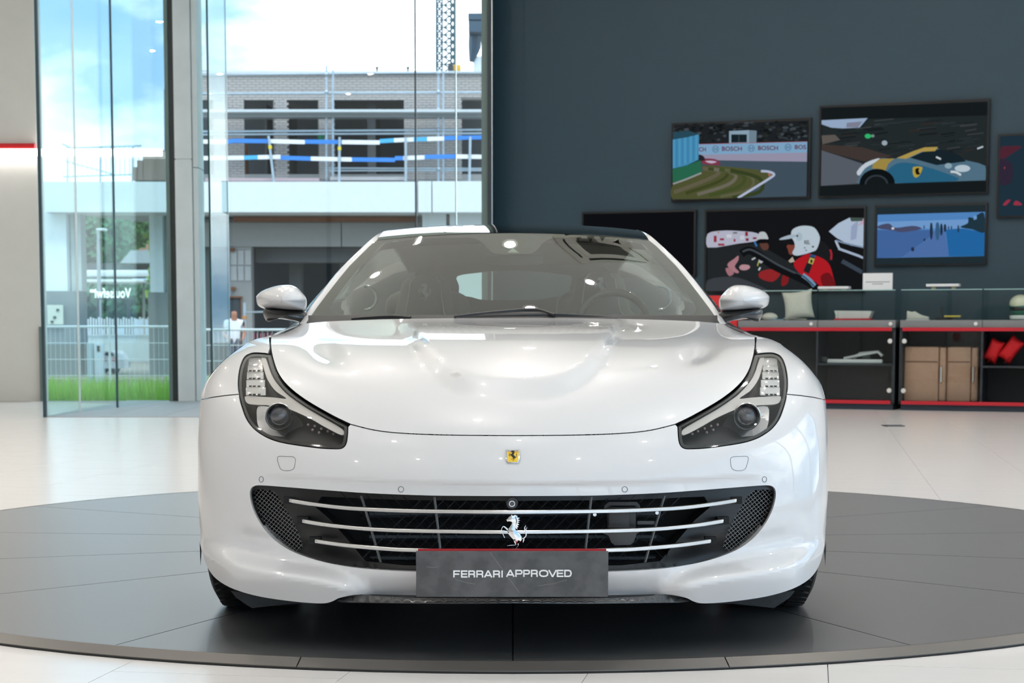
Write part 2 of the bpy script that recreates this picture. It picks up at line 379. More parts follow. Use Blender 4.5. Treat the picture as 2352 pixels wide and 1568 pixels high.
for k in range(NW):
    a0 = -math.pi / 2 + 2 * math.pi * k / NW; a1 = a0 + 2 * math.pi / NW
    if k0 is None:
        g = 0.0020; n = 10; e = MB()
        pts = [(0.02 * math.cos((a0 + a1) / 2), 0.02 * math.sin((a0 + a1) / 2))] + [((DR - 0.012) * math.cos(a0 + g / DR + (a1 - a0 - 2 * g / DR) * i / n), (DR - 0.012) * math.sin(a0 + g / DR + (a1 - a0 - 2 * g / DR) * i / n)) for i in range(n + 1)]
        e.prism(pts, lambda a, b, d: (a, b, d), 0.004, DZ); k0 = e.build('deck_panel', m_disc, tt); o = k0
    else: o = dupo(k0, tt)
    o.location = (0, DC[1], 0); o.rotation_euler = (0, 0, 2 * math.pi * k / NW)
rm = None
for k in range(NW):
    if rm is None:
        a0 = -math.pi / 2 + math.pi / NW + 0.0006; a1 = a0 + 2 * math.pi / NW - 0.0012; n = 12
        prof = [(DR - 0.012, 0.002), (DR - 0.010, DZ + 0.001), (DR - 0.003, DZ + 0.001), (DR + 0.035, 0.007), (DR + 0.036, 0.001)]
        rows = [[(r * math.cos(a0 + (a1 - a0) * i / n), r * math.sin(a0 + (a1 - a0) * i / n), h) for i in range(n + 1)] for r, h in prof]
        rm = MB().grid(rows).build('rim_segment', m_rim, tt, smooth=25); o = rm
    else: o = dupo(rm, tt)
    o.location = (0, DC[1], 0); o.rotation_euler = (0, 0, 2 * math.pi * k / NW)
MB().lathe([(DR + 0.040, 0.0), (DR + 0.040, 0.005), (DR + 0.034, 0.005)], (0, DC[1], 0), n=96).build('rubber_gasket', mat('black_rubber', (0.01, 0.01, 0.01), 0.7), tt)
# ================================================================== OUTSIDE
GZ = -0.6
m_ground = mat('site_ground', (0.30, 0.27, 0.23), 0.9, var=0.2, scale=2)
MB().box(-60, 60, 30, 160, GZ - 0.3, GZ).build('ground', m_ground, kind='structure')
MB().add([(-60, 22.0, -0.06), (60, 22.0, -0.06), (60, 30.2, GZ), (-60, 30.2, GZ)], [(0, 1, 2, 3)]).build('ground_bank', mat('lawn_soil', (0.10, 0.16, 0.04), 0.9), kind='structure')
# grass blades behind the left glass
gr = MB(); rg = random.Random(3)
for i in range(8000):
    x = rg.uniform(-7.2, -3.7); y = rg.uniform(22.1, 25.0); h = rg.uniform(0.18, 0.42) * (1 if y < 23 else 1.1); a = rg.uniform(0, 6.28); l = rg.uniform(-0.07, 0.07); wd = 0.008
    z = -0.06 + (y - 22) * (GZ + 0.06) / 8.2
    gr.add([(x - wd * math.cos(a), y - wd * math.sin(a), z), (x + wd * math.cos(a), y + wd * math.sin(a), z), (x + l, y + l, z + h)], [(0, 1, 2)])
gr.build('grass', mat('bright_grass', (0.46, 0.78, 0.14), 0.6, var=0.3, scale=12), label='bright green tall grass outside behind the left glass', cat='grass', kind='stuff')
# ---- building across the way
YB = 50.0
def bb(mb, x0, x1, y0, y1, Y0=YB, Y1=None, mi=0, ref=None):
    Y1 = Y1 if Y1 is not None else Y0 + 0.4
    p = at(x0, y0, ref or YB); q = at(x1, y1, ref or YB)
    return mb.box(p[0], q[0], Y0, Y1, q[2], p[2], mi)
m_brick = mat('pale_grey_brick', (0.40, 0.375, 0.36), 0.85, var=0.16, scale=14)
m_mort = mat('mortar', (0.22, 0.21, 0.20), 0.9)
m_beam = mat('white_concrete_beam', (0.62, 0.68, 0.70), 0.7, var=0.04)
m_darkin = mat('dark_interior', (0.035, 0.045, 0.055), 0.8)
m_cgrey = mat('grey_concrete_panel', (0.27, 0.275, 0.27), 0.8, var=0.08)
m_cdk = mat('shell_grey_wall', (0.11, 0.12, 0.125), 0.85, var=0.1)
m_wood = mat('rust_brown_timber', (0.16, 0.065, 0.03), 0.8, var=0.3, scale=10)
bld = thing('building', 'grey brick building shell under construction beyond the window with empty openings', 'building', (-3, YB, GZ))
opens = [(440, 487, 232, 412), (557, 627, 232, 410), (660, 730, 231, 409), (766, 927, 227, 408), (1060, 1130, 226, 412)]
# mortar backing wall pieces between openings
xs = [400]; 
for o in opens: xs += [o[0], o[1]]
xs.append(1180); xs = [x for x in xs]
bk = MB(); bb(bk, 400, 1180, 168, 228, YB + 0.02, YB + 0.35)
for i in range(0, len(xs), 2): bb(bk, xs[i], xs[i + 1], 228, 416, YB + 0.02, YB + 0.35)
bk.build('wall', m_mort, bld)
bl, bh = 0.214, 0.0695; ztop = at(800, 171, YB)[2]; xa_, xb_ = at(464, 300, YB)[0], at(1112, 300, YB)[0]
zb_ = at(800, 415, YB)[2]
ob = [(at(o[0], 0, YB)[0], at(o[1], 0, YB)[0], at(800, o[3], YB)[2], at(800, o[2], YB)[2]) for o in opens]
bricks = []
r_ = 0; z = ztop - bh
while z > zb_ - 0.02:
    x = xa_ - (bl / 2 if r_ % 2 else 0)
    while x < xb_:
        a, b = x + 0.005, x + bl - 0.005; seg = [(a, b)]
        for o in ob:
            if z + bh * 0.6 < o[3] and z + bh * 0.4 > o[2]:
                seg = [s for t in seg for s in ((t[0], min(t[1], o[0])), (max(t[0], o[1]), t[1])) if s[1] - s[0] > 0.04]
        bricks += [(s[0], s[1], z) for s in seg]
        x += bl
    z -= bh; r_ += 1
bm0 = None; rest = MB(); nfull = 0
order = sorted(bricks, key=lambda b: (0 if b[1] - b[0] > 0.2 else 1, -float(b[2])))
for (a, b, z) in order:
    if nfull < 300 and b - a > 0.2:
        if bm0 is None: bm0 = MB().box(-(bl - 0.01) / 2, (bl - 0.01) / 2, 0, 0.05, 0.005, bh - 0.005).build('brick', m_brick, bld); o = bm0
        else: o = dupo(bm0, bld)
        o.location = ((a + b) / 2, YB - random.uniform(0.0, 0.008), z); nfull += 1
    else: rest.box(a, b, YB - random.uniform(0, 0.008), YB + 0.05, z + 0.005, z + bh - 0.005)
rest.build('brick_field', m_brick, bld, kind='stuff')
rf = MB(); bb(rf, 400, 1180, 164, 170, YB - 0.1, YB + 6); rf.build('roof_slab', mat('roof_edge', (0.55, 0.58, 0.6), 0.7), bld)
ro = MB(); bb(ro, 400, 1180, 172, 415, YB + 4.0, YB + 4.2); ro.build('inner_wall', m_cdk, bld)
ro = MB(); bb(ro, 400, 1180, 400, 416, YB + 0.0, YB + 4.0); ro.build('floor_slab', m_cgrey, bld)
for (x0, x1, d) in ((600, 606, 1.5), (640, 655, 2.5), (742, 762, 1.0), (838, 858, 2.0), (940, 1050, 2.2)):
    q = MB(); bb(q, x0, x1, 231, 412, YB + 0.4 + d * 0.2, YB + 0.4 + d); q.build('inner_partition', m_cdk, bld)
q = MB(); bb(q, 559, 565, 330, 410, YB + 0.25, YB + 0.5); q.build('timber_prop', m_wood, bld)
# big white beam, its joint, and the ground floor behind
bm_ = MB(); bb(bm_, 100, 958, 417, 487, YB - 1.7, YB - 0.2, ref=YB - 1.7); bm_.build('white_beam', m_beam, bld)
bm_ = MB(); bb(bm_, 960, 991, 416, 487, YB - 1.7, YB - 0.2, ref=YB - 1.7); bm_.build('white_beam', m_beam, bld)
bm_ = MB(); bb(bm_, 993, 1180, 416, 487, YB - 1.7, YB - 0.2, ref=YB - 1.7); bm_.build('white_beam', m_beam, bld)
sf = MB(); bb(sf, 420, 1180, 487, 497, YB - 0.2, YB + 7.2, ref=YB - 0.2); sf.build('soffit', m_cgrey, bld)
tb_ = MB(); bb(tb_, 540, 960, 499, 510, YB - 0.25, YB - 0.05); tb_.build('timber_beam', m_wood, bld)
for x0, x1 in ((455, 783), (785, 965)):
    q = MB(); bb(q, x0, x1, 512, 566, YB, YB + 0.3); q.build('concrete_panel', m_cgrey, bld)
q = MB(); bb(q, 970, 1026, 484, 880, YB - 0.9, YB - 0.3, ref=YB - 0.9); q.build('white_post', m_beam, bld)
q = MB(); bb(q, 1033, 1128, 490, 880, YB - 0.9, YB - 0.3, ref=YB - 0.9); q.build('white_post', m_beam, bld)  # added white panel, so the view through the car's rear window is bright
q = MB(); bb(q, 525, 580, 566, 860, YB + 0.05, YB + 0.5); q.build('pier', m_cgrey, bld)
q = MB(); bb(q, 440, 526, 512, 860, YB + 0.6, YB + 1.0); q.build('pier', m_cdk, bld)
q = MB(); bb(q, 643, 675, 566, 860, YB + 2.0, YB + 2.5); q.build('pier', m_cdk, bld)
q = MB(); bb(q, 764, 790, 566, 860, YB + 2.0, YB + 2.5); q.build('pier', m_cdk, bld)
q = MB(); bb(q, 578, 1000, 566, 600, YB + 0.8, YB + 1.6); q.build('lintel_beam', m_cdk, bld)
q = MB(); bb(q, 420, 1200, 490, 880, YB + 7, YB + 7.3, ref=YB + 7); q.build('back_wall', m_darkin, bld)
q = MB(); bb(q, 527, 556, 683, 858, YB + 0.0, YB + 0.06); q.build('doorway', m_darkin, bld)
q = MB(); bb(q, 553, 557, 682, 858, YB - 0.06, YB + 0.0); bb(q, 526, 557, 680, 684, YB - 0.06, YB + 0.0); q.build('door_frame', m_wood, bld)
for (x, y) in ((530, 570), (532, 659)):
    q = MB(); bb(q, x, x + 9, y, y + 8, YB - 0.1, YB + 0.1); q.build('rusty_bracket', m_wood, bld)
q = MB(); bb(q, 618, 643, 607, 612, YB + 5.0, YB + 5.1); q.build('strip_lamp', emis('strip_lamp', (0.6, 0.8, 0.9), 1.5), bld)
# inside wall blocks of the pier: single panels
for i in range(3):
    for j in range(2):
        q = MB(); bb(q, 530 + i * 16, 544 + i * 16, 575 + j * 36, 608 + j * 36, YB + 0.02, YB + 0.06); q.build('block', mat('block_grey', (0.40, 0.41, 0.41), 0.85), bld)
# ---- left end of the building: columns, soffit, stair wall
wing = thing('building_wing', 'open end of the white building with two columns seen through the left glass', 'building', (-12, YB - 1, GZ))
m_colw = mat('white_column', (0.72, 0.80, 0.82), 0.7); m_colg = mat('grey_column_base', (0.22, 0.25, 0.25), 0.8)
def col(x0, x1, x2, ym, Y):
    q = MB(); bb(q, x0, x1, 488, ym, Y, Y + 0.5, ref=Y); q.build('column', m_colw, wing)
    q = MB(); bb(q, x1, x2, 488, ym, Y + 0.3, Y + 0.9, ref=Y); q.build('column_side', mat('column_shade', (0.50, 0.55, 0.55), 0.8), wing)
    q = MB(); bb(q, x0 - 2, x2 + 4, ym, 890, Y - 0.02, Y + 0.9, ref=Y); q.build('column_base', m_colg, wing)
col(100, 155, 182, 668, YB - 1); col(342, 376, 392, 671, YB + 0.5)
q = MB(); P0 = at(182, 489, YB - 1); P1 = at(400, 489, YB - 1)
q.add([at(170, 490, YB - 0.9), at(400, 487, YB - 0.9), at(400, 517, YB + 6), at(190, 494, YB + 6)], [(0, 1, 2, 3)]); q.build('soffit', mat('soffit_grey', (0.34, 0.37, 0.36), 0.8), wing, fixn=False)
q = MB(); bb(q, 108, 145, 700, 745, YB - 1.2, YB - 1.1, ref=YB - 1.2); q.build('notice_board', mat('notice_cream', (0.65, 0.68, 0.58), 0.6), wing)
for (x, y) in ((133, 711), (126, 728), (120, 738)):
    q = MB(); bb(q, x - 3, x + 3, y - 2, y + 3, YB - 1.24, YB - 1.2, ref=YB - 1.2); q.build('notice_mark', m_darkmetal, wing)
# stepped brown wall and railing on the roof deck
st = thing('stepped_wall', 'brown stepped wall on top of the white beam outside', 'wall', (-9.8, YB - 0.5, at(360, 417, YB)[2]))
for (x0, x1, y0) in ((320, 332, 390), (330, 345, 375), (343, 356, 365), (355, 400, 352)):
    q = MB(); bb(q, x0, x1, y0, 420, YB - 0.9, YB + 0.5); q.build('wall_step', mat('brown_render', (0.20, 0.155, 0.13), 0.85), st)
rl = thing('roof_railing', 'pale metal railing with thin bars on the roof deck outside', 'railing', tuple(at(235, 425, YB - 0.5)))
m_rail = mat('galvanised_rail', (0.42, 0.52, 0.56), 0.4, 0.5)
def toG(P):
    P = np.array(P, float); P[2] = GZ - 0.02; return P
def rail(x0, y0, x1, y1, Y, r, par, nm='rail', m_=None): MB().tube([at(x0, y0, Y), at(x1, y1, Y)], r, 6).build(nm, m_ or m_rail, par, smooth=40)
rail(143, 330, 163, 340, YB, 0.03, rl, 'top_rail'); rail(163, 340, 325, 334, YB, 0.03, rl, 'top_rail'); rail(145, 406, 318, 400, YB, 0.025, rl, 'bottom_rail')
rail(150, 370, 260, 400, YB, 0.02, rl, 'stay')
for k in range(17): rail(146 + k * 10.8, 338, 146 + k * 10.8, 404, YB, 0.012, rl, 'bar')
for x in (155, 230, 304): rail(x, 336, x, 426, YB, 0.03, rl, 'post')
ld = thing('scaffold_ladder', 'thin scaffold ladder frame standing beside the stepped brown wall', 'ladder', tuple(at(385, 352, YB)))
rail(379, 205, 380, 350, YB, 0.03, ld, 'side_pole', m_darkmetal); rail(394, 205, 394, 350, YB, 0.03, ld, 'side_pole', m_darkmetal)
for y in (230, 268, 308, 330): rail(379, y, 394, y + 5, YB, 0.025, ld, 'rung', m_darkmetal)
# ---- scaffolding in front of the brick wall
sc = thing('scaffolding', 'grey steel scaffolding along the brick upper storey', 'scaffolding', tuple(at(760, 416, YB - 0.8)))
m_scaf = mat('scaffold_steel', (0.40, 0.47, 0.52), 0.4, 0.7, var=0.2)
YS = YB - 0.8
def sp(x0, y0, x1, y1, r=0.028, nm='tube', m_=m_scaf, Y=YS): rail(x0, y0, x1, y1, Y, r, sc, nm, m_)
sp(465, 172, 1110, 166, 0.02, 'guard_tube'); sp(465, 215, 1110, 212, 0.03, 'guard_tube'); sp(465, 302, 1110, 298, 0.035, 'guard_tube'); sp(465, 309, 1110, 306, 0.03, 'guard_tube')
sp(755, 386, 1110, 387, 0.025, 'guard_tube'); sp(755, 392, 1110, 391, 0.025, 'guard_tube')
for (x, y0) in ((750, 150), (765, 160), (1007, 160), (1018, 165)): sp(x, y0, x, 416, 0.03, 'standard')
for (x, y) in ((750, 170), (750, 211), (750, 255), (1007, 168), (1007, 211), (1007, 252), (1007, 298), (1007, 388)):
    MB().ball(at(x, y, YS - 0.03), 0.06, 8, 6).build('coupler', m_scaf, sc, smooth=60)
q = MB(); bb(q, 465, 1110, 256, 262, YS - 0.5, YS + 0.3, ref=YS); q.build('deck_board', mat('alu_deck', (0.52, 0.56, 0.58), 0.5, 0.3), sc)
q = MB(); bb(q, 465, 1110, 262, 270, YS - 0.1, YS + 0.4, ref=YS); q.build('deck_beam', mat('deck_beam_grey', (0.30, 0.32, 0.33), 0.5, 0.4), sc)
q = MB(); bb(q, 475, 735, 410, 417, YS - 0.2, YS + 0.3, ref=YS); q.build('toe_board', mat('pink_board', (0.42, 0.32, 0.34), 0.8), sc)
q = MB(); bb(q, 760, 930, 407, 415, YS - 0.2, YS + 0.3, ref=YS); q.build('toe_board', mat('grey_board', (0.40, 0.38, 0.38), 0.8), sc)
# blue and white safety rails
m_bl = mat('safety_blue', (0.03, 0.20, 0.62), 0.5, var=0.12, scale=5); m_lb = mat('light_blue', (0.06, 0.38, 0.68), 0.5); m_wh = mat('safety_white', (0.74, 0.77, 0.80), 0.5, var=0.08)
def safety(label, segs, loc):
    t = thing('safety_rail', label, 'safety rail', tuple(at(*loc, YS - 0.5)), 'blue and white safety rails')
    for (x0, x1, y0, y1, m_) in segs:
        a = at(x0, y0, YS - 0.5); b = at(x1, y1, YS - 0.5); h = 0.055
        MB().add([a + [0, 0, -h], b + [0, 0, -h], b + [0, 0, h], a + [0, 0, h], a + [0, .05, -h], b + [0, .05, -h], b + [0, .05, h], a + [0, .05, h]],
                 [(0, 1, 2, 3), (7, 6, 5, 4), (0, 4, 5, 1), (1, 5, 6, 2), (2, 6, 7, 3), (3, 7, 4, 0)]).build('painted_board', m_, t)
safety('upper blue and white striped safety rail on the scaffold', [(467, 523, 325, 325, m_wh), (523, 534, 325, 324, m_bl), (534, 620, 323, 324, m_bl), (620, 700, 324, 326, m_wh), (700, 785, 325, 326, m_bl), (785, 872, 326, 327, m_wh), (872, 905, 324, 322, m_lb), (905, 950, 322, 320, m_wh), (950, 981, 320, 319, m_lb), (981, 1020, 319, 318, m_wh), (1020, 1110, 317, 315, m_bl)], (780, 326))
safety('lower blue and white striped safety rail on the scaffold', [(467, 560, 363, 362, m_wh), (560, 592, 362, 361, m_lb), (592, 644, 361, 360, m_wh), (644, 714, 362, 364, m_bl), (714, 808, 364, 366, m_wh), (808, 907, 366, 367, m_bl), (907, 926, 363, 363, m_bl), (926, 975, 363, 361, m_wh), (975, 1046, 360, 359, m_bl), (1046, 1110, 359, 360, m_wh)], (780, 366))
for k, (x, y0, x2, y1) in enumerate(((617, 312, 629, 417), (780, 315, 779, 417), (932, 316, 932, 416), (1080, 314, 1078, 416))):
    t = thing('guard_post', ['leaning grey guard post left on the safety rails', 'upright grey guard post with yellow tag in the middle', 'grey guard post beside the wide dark opening', 'grey guard post at the right end of the safety rails'][k], 'post', tuple(at(x2, y1, YS - 0.56)), 'guard posts')
    MB().tube([at(x, y0, YS - 0.56), at(x2, y1, YS - 0.56)], 0.035, 8).build('post_tube', m_scaf, t, smooth=40)
    if k < 2: MB().tube([at(x + (x2 - x) * .25, y0 + 22, YS - 0.57), at(x + (x2 - x) * .32, y0 + 30, YS - 0.57)], 0.05, 8).build('yellow_tag', mat('yellow_tag', (0.7, 0.55, 0.03), 0.5), t)
t = thing('green_bucket', 'small green container behind the upper safety rail', 'bucket', tuple(at(738, 320, YB - 0.3)))
MB().lathe([(0.08, 0), (0.12, 0.16), (0.13, 0.16), (0.13, 0.14)], at(738, 321, YB - 0.4), n=14).build('bucket_body', mat('green_plastic', (0.02, 0.22, 0.10), 0.5), t, smooth=40)
MB().tube([at(733, 312, YB - 0.4), at(738, 303, YB - 0.4), at(743, 312, YB - 0.4)], 0.008, 6).build('bucket_handle', m_darkmetal, t)
# ---- tower crane
YC = 75.0
cn = thing('tower_crane', 'dark lattice tower crane mast rising behind the brick building', 'crane', tuple(at(1022, 160, YC)))
m_cr = mat('crane_steel', (0.045, 0.10, 0.13), 0.5, 0.3)
def cr_(x0, y0, x1, y1, r, nm, Y0=YC, Y1=YC): MB().tube([at(x0, y0, Y0), at(x1, y1, Y1)], r, 5).build(nm, m_cr, cn)
for x in (1003, 1044): cr_(x, -30, x, 165, 0.05, 'mast_chord')
for x in (1016, 1036): cr_(x, -30, x, 165, 0.04, 'mast_chord', YC + 0.8, YC + 0.8)
for k in range(11):
    y = -22 + k * 17; cr_(1003, y, 1044, y, 0.03, 'cross_strut'); cr_(1003, y, 1016, y + 17, 0.035, 'lattice_brace'); cr_(1016, y, 1003, y + 17, 0.035, 'lattice_brace'); cr_(1020, y, 1044, y + 17, 0.035, 'lattice_brace'); cr_(1044, y, 1020, y + 17, 0.035, 'lattice_brace')
t = thing('crane_machine', 'dark blue machine housing hanging at the edge beside the crane', 'machine', tuple(at(1090, 158, YC - 5)))
q = MB(); bb(q, 1075, 1112, 30, 45, YC - 5, YC - 3, ref=YC - 5); q.build('housing_cap', mat('machine_blue', (0.03, 0.07, 0.11), 0.5), t)
q = MB(); bb(q, 1076, 1112, 48, 73, YC - 5, YC - 3, ref=YC - 5); q.build('housing', MATS['machine_blue'], t)
MB().tube([at(1092, 73, YC - 4), at(1090, 110, YC - 4), at(1083, 142, YC - 4)], [0.28, 0.26, 0.1], 8).build('hose', MATS['machine_blue'], t, smooth=40)
q = MB(); bb(q, 1086, 1112, 120, 830, YC - 4, YC - 3, ref=YC - 5); q.build('base_frame', m_beam, t)
t = thing('roof_generator', 'small yellow and black machine on the roof at the crane foot', 'machine', tuple(at(1042, 163, YB + 3)))
q = MB(); bb(q, 1029, 1040, 145, 164, YB + 3, YB + 3.5, ref=YB + 3); q.build('engine', m_darkmetal, t)
q = MB(); bb(q, 1041, 1058, 147, 163, YB + 3, YB + 3.5, ref=YB + 3); q.build('cover', mat('machine_yellow', (0.6, 0.33, 0.02), 0.5), t, bevel=0.05)
for k, x in enumerate((866, 937)):
    t = thing('roof_pin', ['short dark bolt standing on the roof edge left of centre bar', 'short dark bolt standing on the roof edge near centre bar'][k], 'bolt', tuple(at(x, 166, YB + 0.2)))
    MB().lathe([(0.03, 0), (0.03, 0.12), (0.05, 0.12), (0.05, 0.16), (0.0, 0.16)], at(x, 167, YB + 0.2), n=8).build('pin', m_darkmetal, t)
t = thing('roof_dish', 'grey mast with conical foot on the roof beside the green glass edge', 'mast', tuple(at(474, 168, YB + 1)))
MB().lathe([(0.55, 0), (0.3, 0.2), (0.12, 0.45), (0.03, 0.6), (0.025, 1.4), (0, 1.4)], at(474, 168, YB + 1), n=14).build('mast_body', mat('mast_grey', (0.42, 0.5, 0.55), 0.5), t, smooth=40)
# ---- site fence
m_fen = mat('fence_galvanised', (0.62, 0.68, 0.70), 0.4, 0.4)
def fence(label, x0, x1, Y, ytop, ybot, grp):
    t = thing('mesh_fence', label, 'fence', tuple(at((x0 + x1) / 2, ybot, Y)), grp)
    a = at(x0, ytop, Y); b = at(x1, ytop, Y); zb = at(x0, ybot, Y)[2]
    MB().tube([a, b], 0.022, 6).build('top_rail', m_fen, t, smooth=40)
    for fz in (0.25, 0.5, 0.75):
        z = a[2] * (1 - fz) + zb * fz; MB().tube([(a[0], Y, z), (b[0], Y, z)], 0.007, 5).build('wire', m_fen, t)
    n = max(2, int((b[0] - a[0]) / 0.09)); ww = MB()
    for i in range(n + 1):
        x = a[0] + (b[0] - a[0]) * i / n; ww.tube([(x, Y, a[2]), (x, Y, zb)], 0.0035, 3)
    ww.build('wire_grid', m_fen, t, kind='stuff')
    for x in (a[0], (a[0] + b[0]) / 2, b[0]): MB().tube([(x, Y, a[2] + 0.02), (x, Y, zb - 0.1)], 0.022, 6).build('post', m_fen, t, smooth=40)
fence('galvanised wire fence crossing behind the left glass screen', 104, 398, 33, 750, 900, 'wire site fences')
fence('galvanised wire fence running behind the car and its mirror', 468, 1110, 33, 757, 900, 'wire site fences')
rb = thing('red_bar_fence', 'low fence of thin red bars in front of the dark opening', 'fence', tuple(at(610, 800, 45)))
for k in range(9): MB().tube([at(583 + k * 8, 765, 45), at(583 + k * 8, 830, 45)], 0.018, 6).build('bar', mat('faded_red', (0.30, 0.09, 0.11), 0.6), rb)
MB().tube([at(580, 790, 45), at(650, 792, 45)], 0.018, 6).build('rail', MATS['faded_red'], rb)
# steel prop and cross tube near the worker
t = thing('steel_prop', 'upright steel prop with horizontal tube beside the doorway', 'prop', tuple(at(562, 800, 48)))
MB().tube([at(562, 695, 48), toG(at(563, 810, 48))], 0.035, 8).build('prop_tube', m_scaf, t, smooth=40); MB().tube([at(562, 717, 48), at(605, 716, 48)], 0.025, 6).build('cross_tube', m_scaf, t, smooth=40)
MB().tube([at(562, 725, 48), at(562, 733, 48)], 0.06, 8).build('collar', mat('prop_orange', (0.45, 0.2, 0.05), 0.6), t)
# red barrier, white barrel
t = thing('barrier_post', 'red and white barrier post behind the windscreen pillar', 'post', tuple(at(730, 740, 42)))
MB().tube([at(731, 720, 42), toG(at(731, 745, 42))], 0.09, 8).build('white_band', m_wh, t); MB().tube([at(730, 684, 42), at(730, 700, 42)], 0.07, 8).build('red_band', mat('barrier_red', (0.65, 0.03, 0.05), 0.5), t); MB().tube([at(730, 700, 42), at(730, 722, 42)], 0.08, 8).build('white_band', m_wh, t)
# ---- worker in the doorway: one skinned body
def person(loc, s, label, rz):
    J = {'pel': (0, 0, .95), 'sp': (0, -.03, 1.15), 'ch': (0, -.07, 1.36), 'nk': (0, -.12, 1.48), 'hd': (0, -.15, 1.58), 'ht': (0, -.155, 1.70),
         'sl': (-.19, -.07, 1.40), 'el': (-.26, -.02, 1.12), 'wl': (-.16, -.26, .98), 'hl': (-.12, -.34, .96), 'sr': (.19, -.07, 1.40), 'er': (.27, 0, 1.12), 'wr': (.20, -.25, .98), 'hr': (.16, -.33, .97),
         'pl': (-.09, 0, .9), 'kl': (-.11, -.06, .48), 'al': (-.11, .02, .08), 'tl': (-.12, -.14, .03), 'pr': (.09, 0, .9), 'kr': (.12, -.04, .48), 'ar': (.13, .04, .08), 'tr': (.14, -.12, .03)}
    E = [('pel', 'sp'), ('sp', 'ch'), ('ch', 'nk'), ('nk', 'hd'), ('hd', 'ht'), ('ch', 'sl'), ('sl', 'el'), ('el', 'wl'), ('wl', 'hl'), ('ch', 'sr'), ('sr', 'er'), ('er', 'wr'), ('wr', 'hr'),
         ('pel', 'pl'), ('pl', 'kl'), ('kl', 'al'), ('al', 'tl'), ('pel', 'pr'), ('pr', 'kr'), ('kr', 'ar'), ('ar', 'tr')]
    R = dict(pel=.15, sp=.14, ch=.15, nk=.055, hd=.085, ht=.075, sl=.075, el=.05, wl=.035, hl=.035, sr=.075, er=.05, wr=.035, hr=.035, pl=.10, kl=.065, al=.045, tl=.04, pr=.10, kr=.065, ar=.045, tr=.04)
    ks = list(J); me = bpy.data.meshes.new('person'); me.from_pydata([J[k] for k in ks], [(ks.index(a), ks.index(b)) for a, b in E], [])
    o = bpy.data.objects.new('person', me); COL.objects.link(o)
    md = o.modifiers.new('skin', 'SKIN'); sv = me.skin_vertices[0].data
    for i, k in enumerate(ks): sv[i].radius = (R[k], R[k]); sv[i].use_root = (k == 'pel')
    o.modifiers.new('sub', 'SUBSURF').levels = 1; o.modifiers['sub'].render_levels = 1
    dg = bpy.context.evaluated_depsgraph_get(); m2 = bpy.data.meshes.new_from_object(o.evaluated_get(dg)); bpy.data.objects.remove(o)
    mts = [mat('skin_tone', (0.38, 0.17, 0.11), 0.6), mat('white_tshirt', (0.75, 0.78, 0.82), 0.8), mat('grey_trousers', (0.12, 0.13, 0.16), 0.8), mat('dark_hair', (0.015, 0.012, 0.01), 0.7)]
    m2.materials.clear()
    for m_ in mts: m2.materials.append(m_)
    for pl in m2.polygons:
        c = pl.center
        if c.z > 1.46: pl.material_index = 3 if (c.z > 1.66 or c.y > -.12) else 0
        elif c.z > .96 and (abs(c.x) < .24 and c.z > 1.17 or abs(c.x) < .17 and c.y > -.2): pl.material_index = 1
        elif c.z > .9 and (abs(c.x) > .17 or c.y < -.2): pl.material_index = 0
        else: pl.material_index = 2
        pl.use_smooth = True
    o = bpy.data.objects.new('person', m2); COL.objects.link(o); o.location = loc; o.scale = (s, s, s); o.rotation_euler = (0, 0, rz)
    return setp(o, label, 'person')
wp = at(541, 790, 47.0)
person((at(537, 800, 47)[0], 47, at(537, 712, 47)[2] - 1.70 * 1.05), 1.05, 'worker in white t-shirt and dark trousers bending in the doorway outside', 0.3)
MB().box(-30, at(800, 900, 47)[0], 46.0, 48.5, GZ, at(537, 712, 47)[2] - 1.70 * 1.05).build('ground_step', m_ground, kind='structure')
# ---- far left: trees, house, canopy, sign, slat fence, bollards, lamp post, parked car
def tree(cx, cy, Y, rx, rz, n, label, colr, seed):
    g = random.Random(seed); c = at(cx, cy, Y); t = thing('tree', label, 'tree', (c[0], Y, GZ), 'trees far behind the left glass')
    m_ = mat('leaf_%d' % seed, colr, 0.7, var=0.35, scale=1.2)
    q = MB()
    for i in range(n):
        while True:
            d = Vector((g.uniform(-1, 1), g.uniform(-1, 1), g.uniform(-1, 1)))
            if 0.35 < d.length < 1: break
        b = 0.8 + 0.25 * math.sin(5 * d.x + seed) * math.cos(4 * d.z)
        p = Vector((c[0] + d.x * rx * b, Y + d.y * rx * 0.6, c[2] + d.z * rz * b)); s = g.uniform(0.12, 0.3)
        u = Vector((g.uniform(-1, 1), g.uniform(-1, 1), g.uniform(-1, 1))).normalized(); v = u.orthogonal()
        q.add([p - u * s, p - v * s * .6, p + u * s, p + v * s * .6], [(0, 1, 2, 3)])
    q.build('crown', m_, t, fixn=False, kind='stuff')
    MB().tube([(c[0], Y, GZ), (c[0] + .1, Y, c[2])], [0.3, 0.15], 8).build('trunk', mat('bark', (0.08, 0.06, 0.04), 0.9), t, smooth=40)
tree(215, 555, 88, 2.6, 2.2, 2600, 'rounded dark green tree at the far left behind the lamp post', (0.045, 0.17, 0.07), 1)
tree(290, 535, 95, 3.2, 2.6, 3000, 'large mid green tree behind the small grey roof', (0.07, 0.20, 0.045), 2)
tree(395, 600, 70, 1.2, 2.2, 1200, 'bright yellow green young tree beside the second column', (0.20, 0.34, 0.04), 3)
tree(505, 560, 80, 1.6, 3.2, 1800, 'dark green tree showing through the narrow glass fin', (0.05, 0.19, 0.07), 4)
tree(508, 640, 76, 1.1, 1.6, 1200, 'yellow green bush showing low in the narrow glass fin', (0.26, 0.36, 0.05), 5)
tree(250, 690, 82.5, 5.4, 1.4, 3000, 'low dark hedge row behind the mirrored white sign', (0.05, 0.15, 0.075), 6)
YH = 84
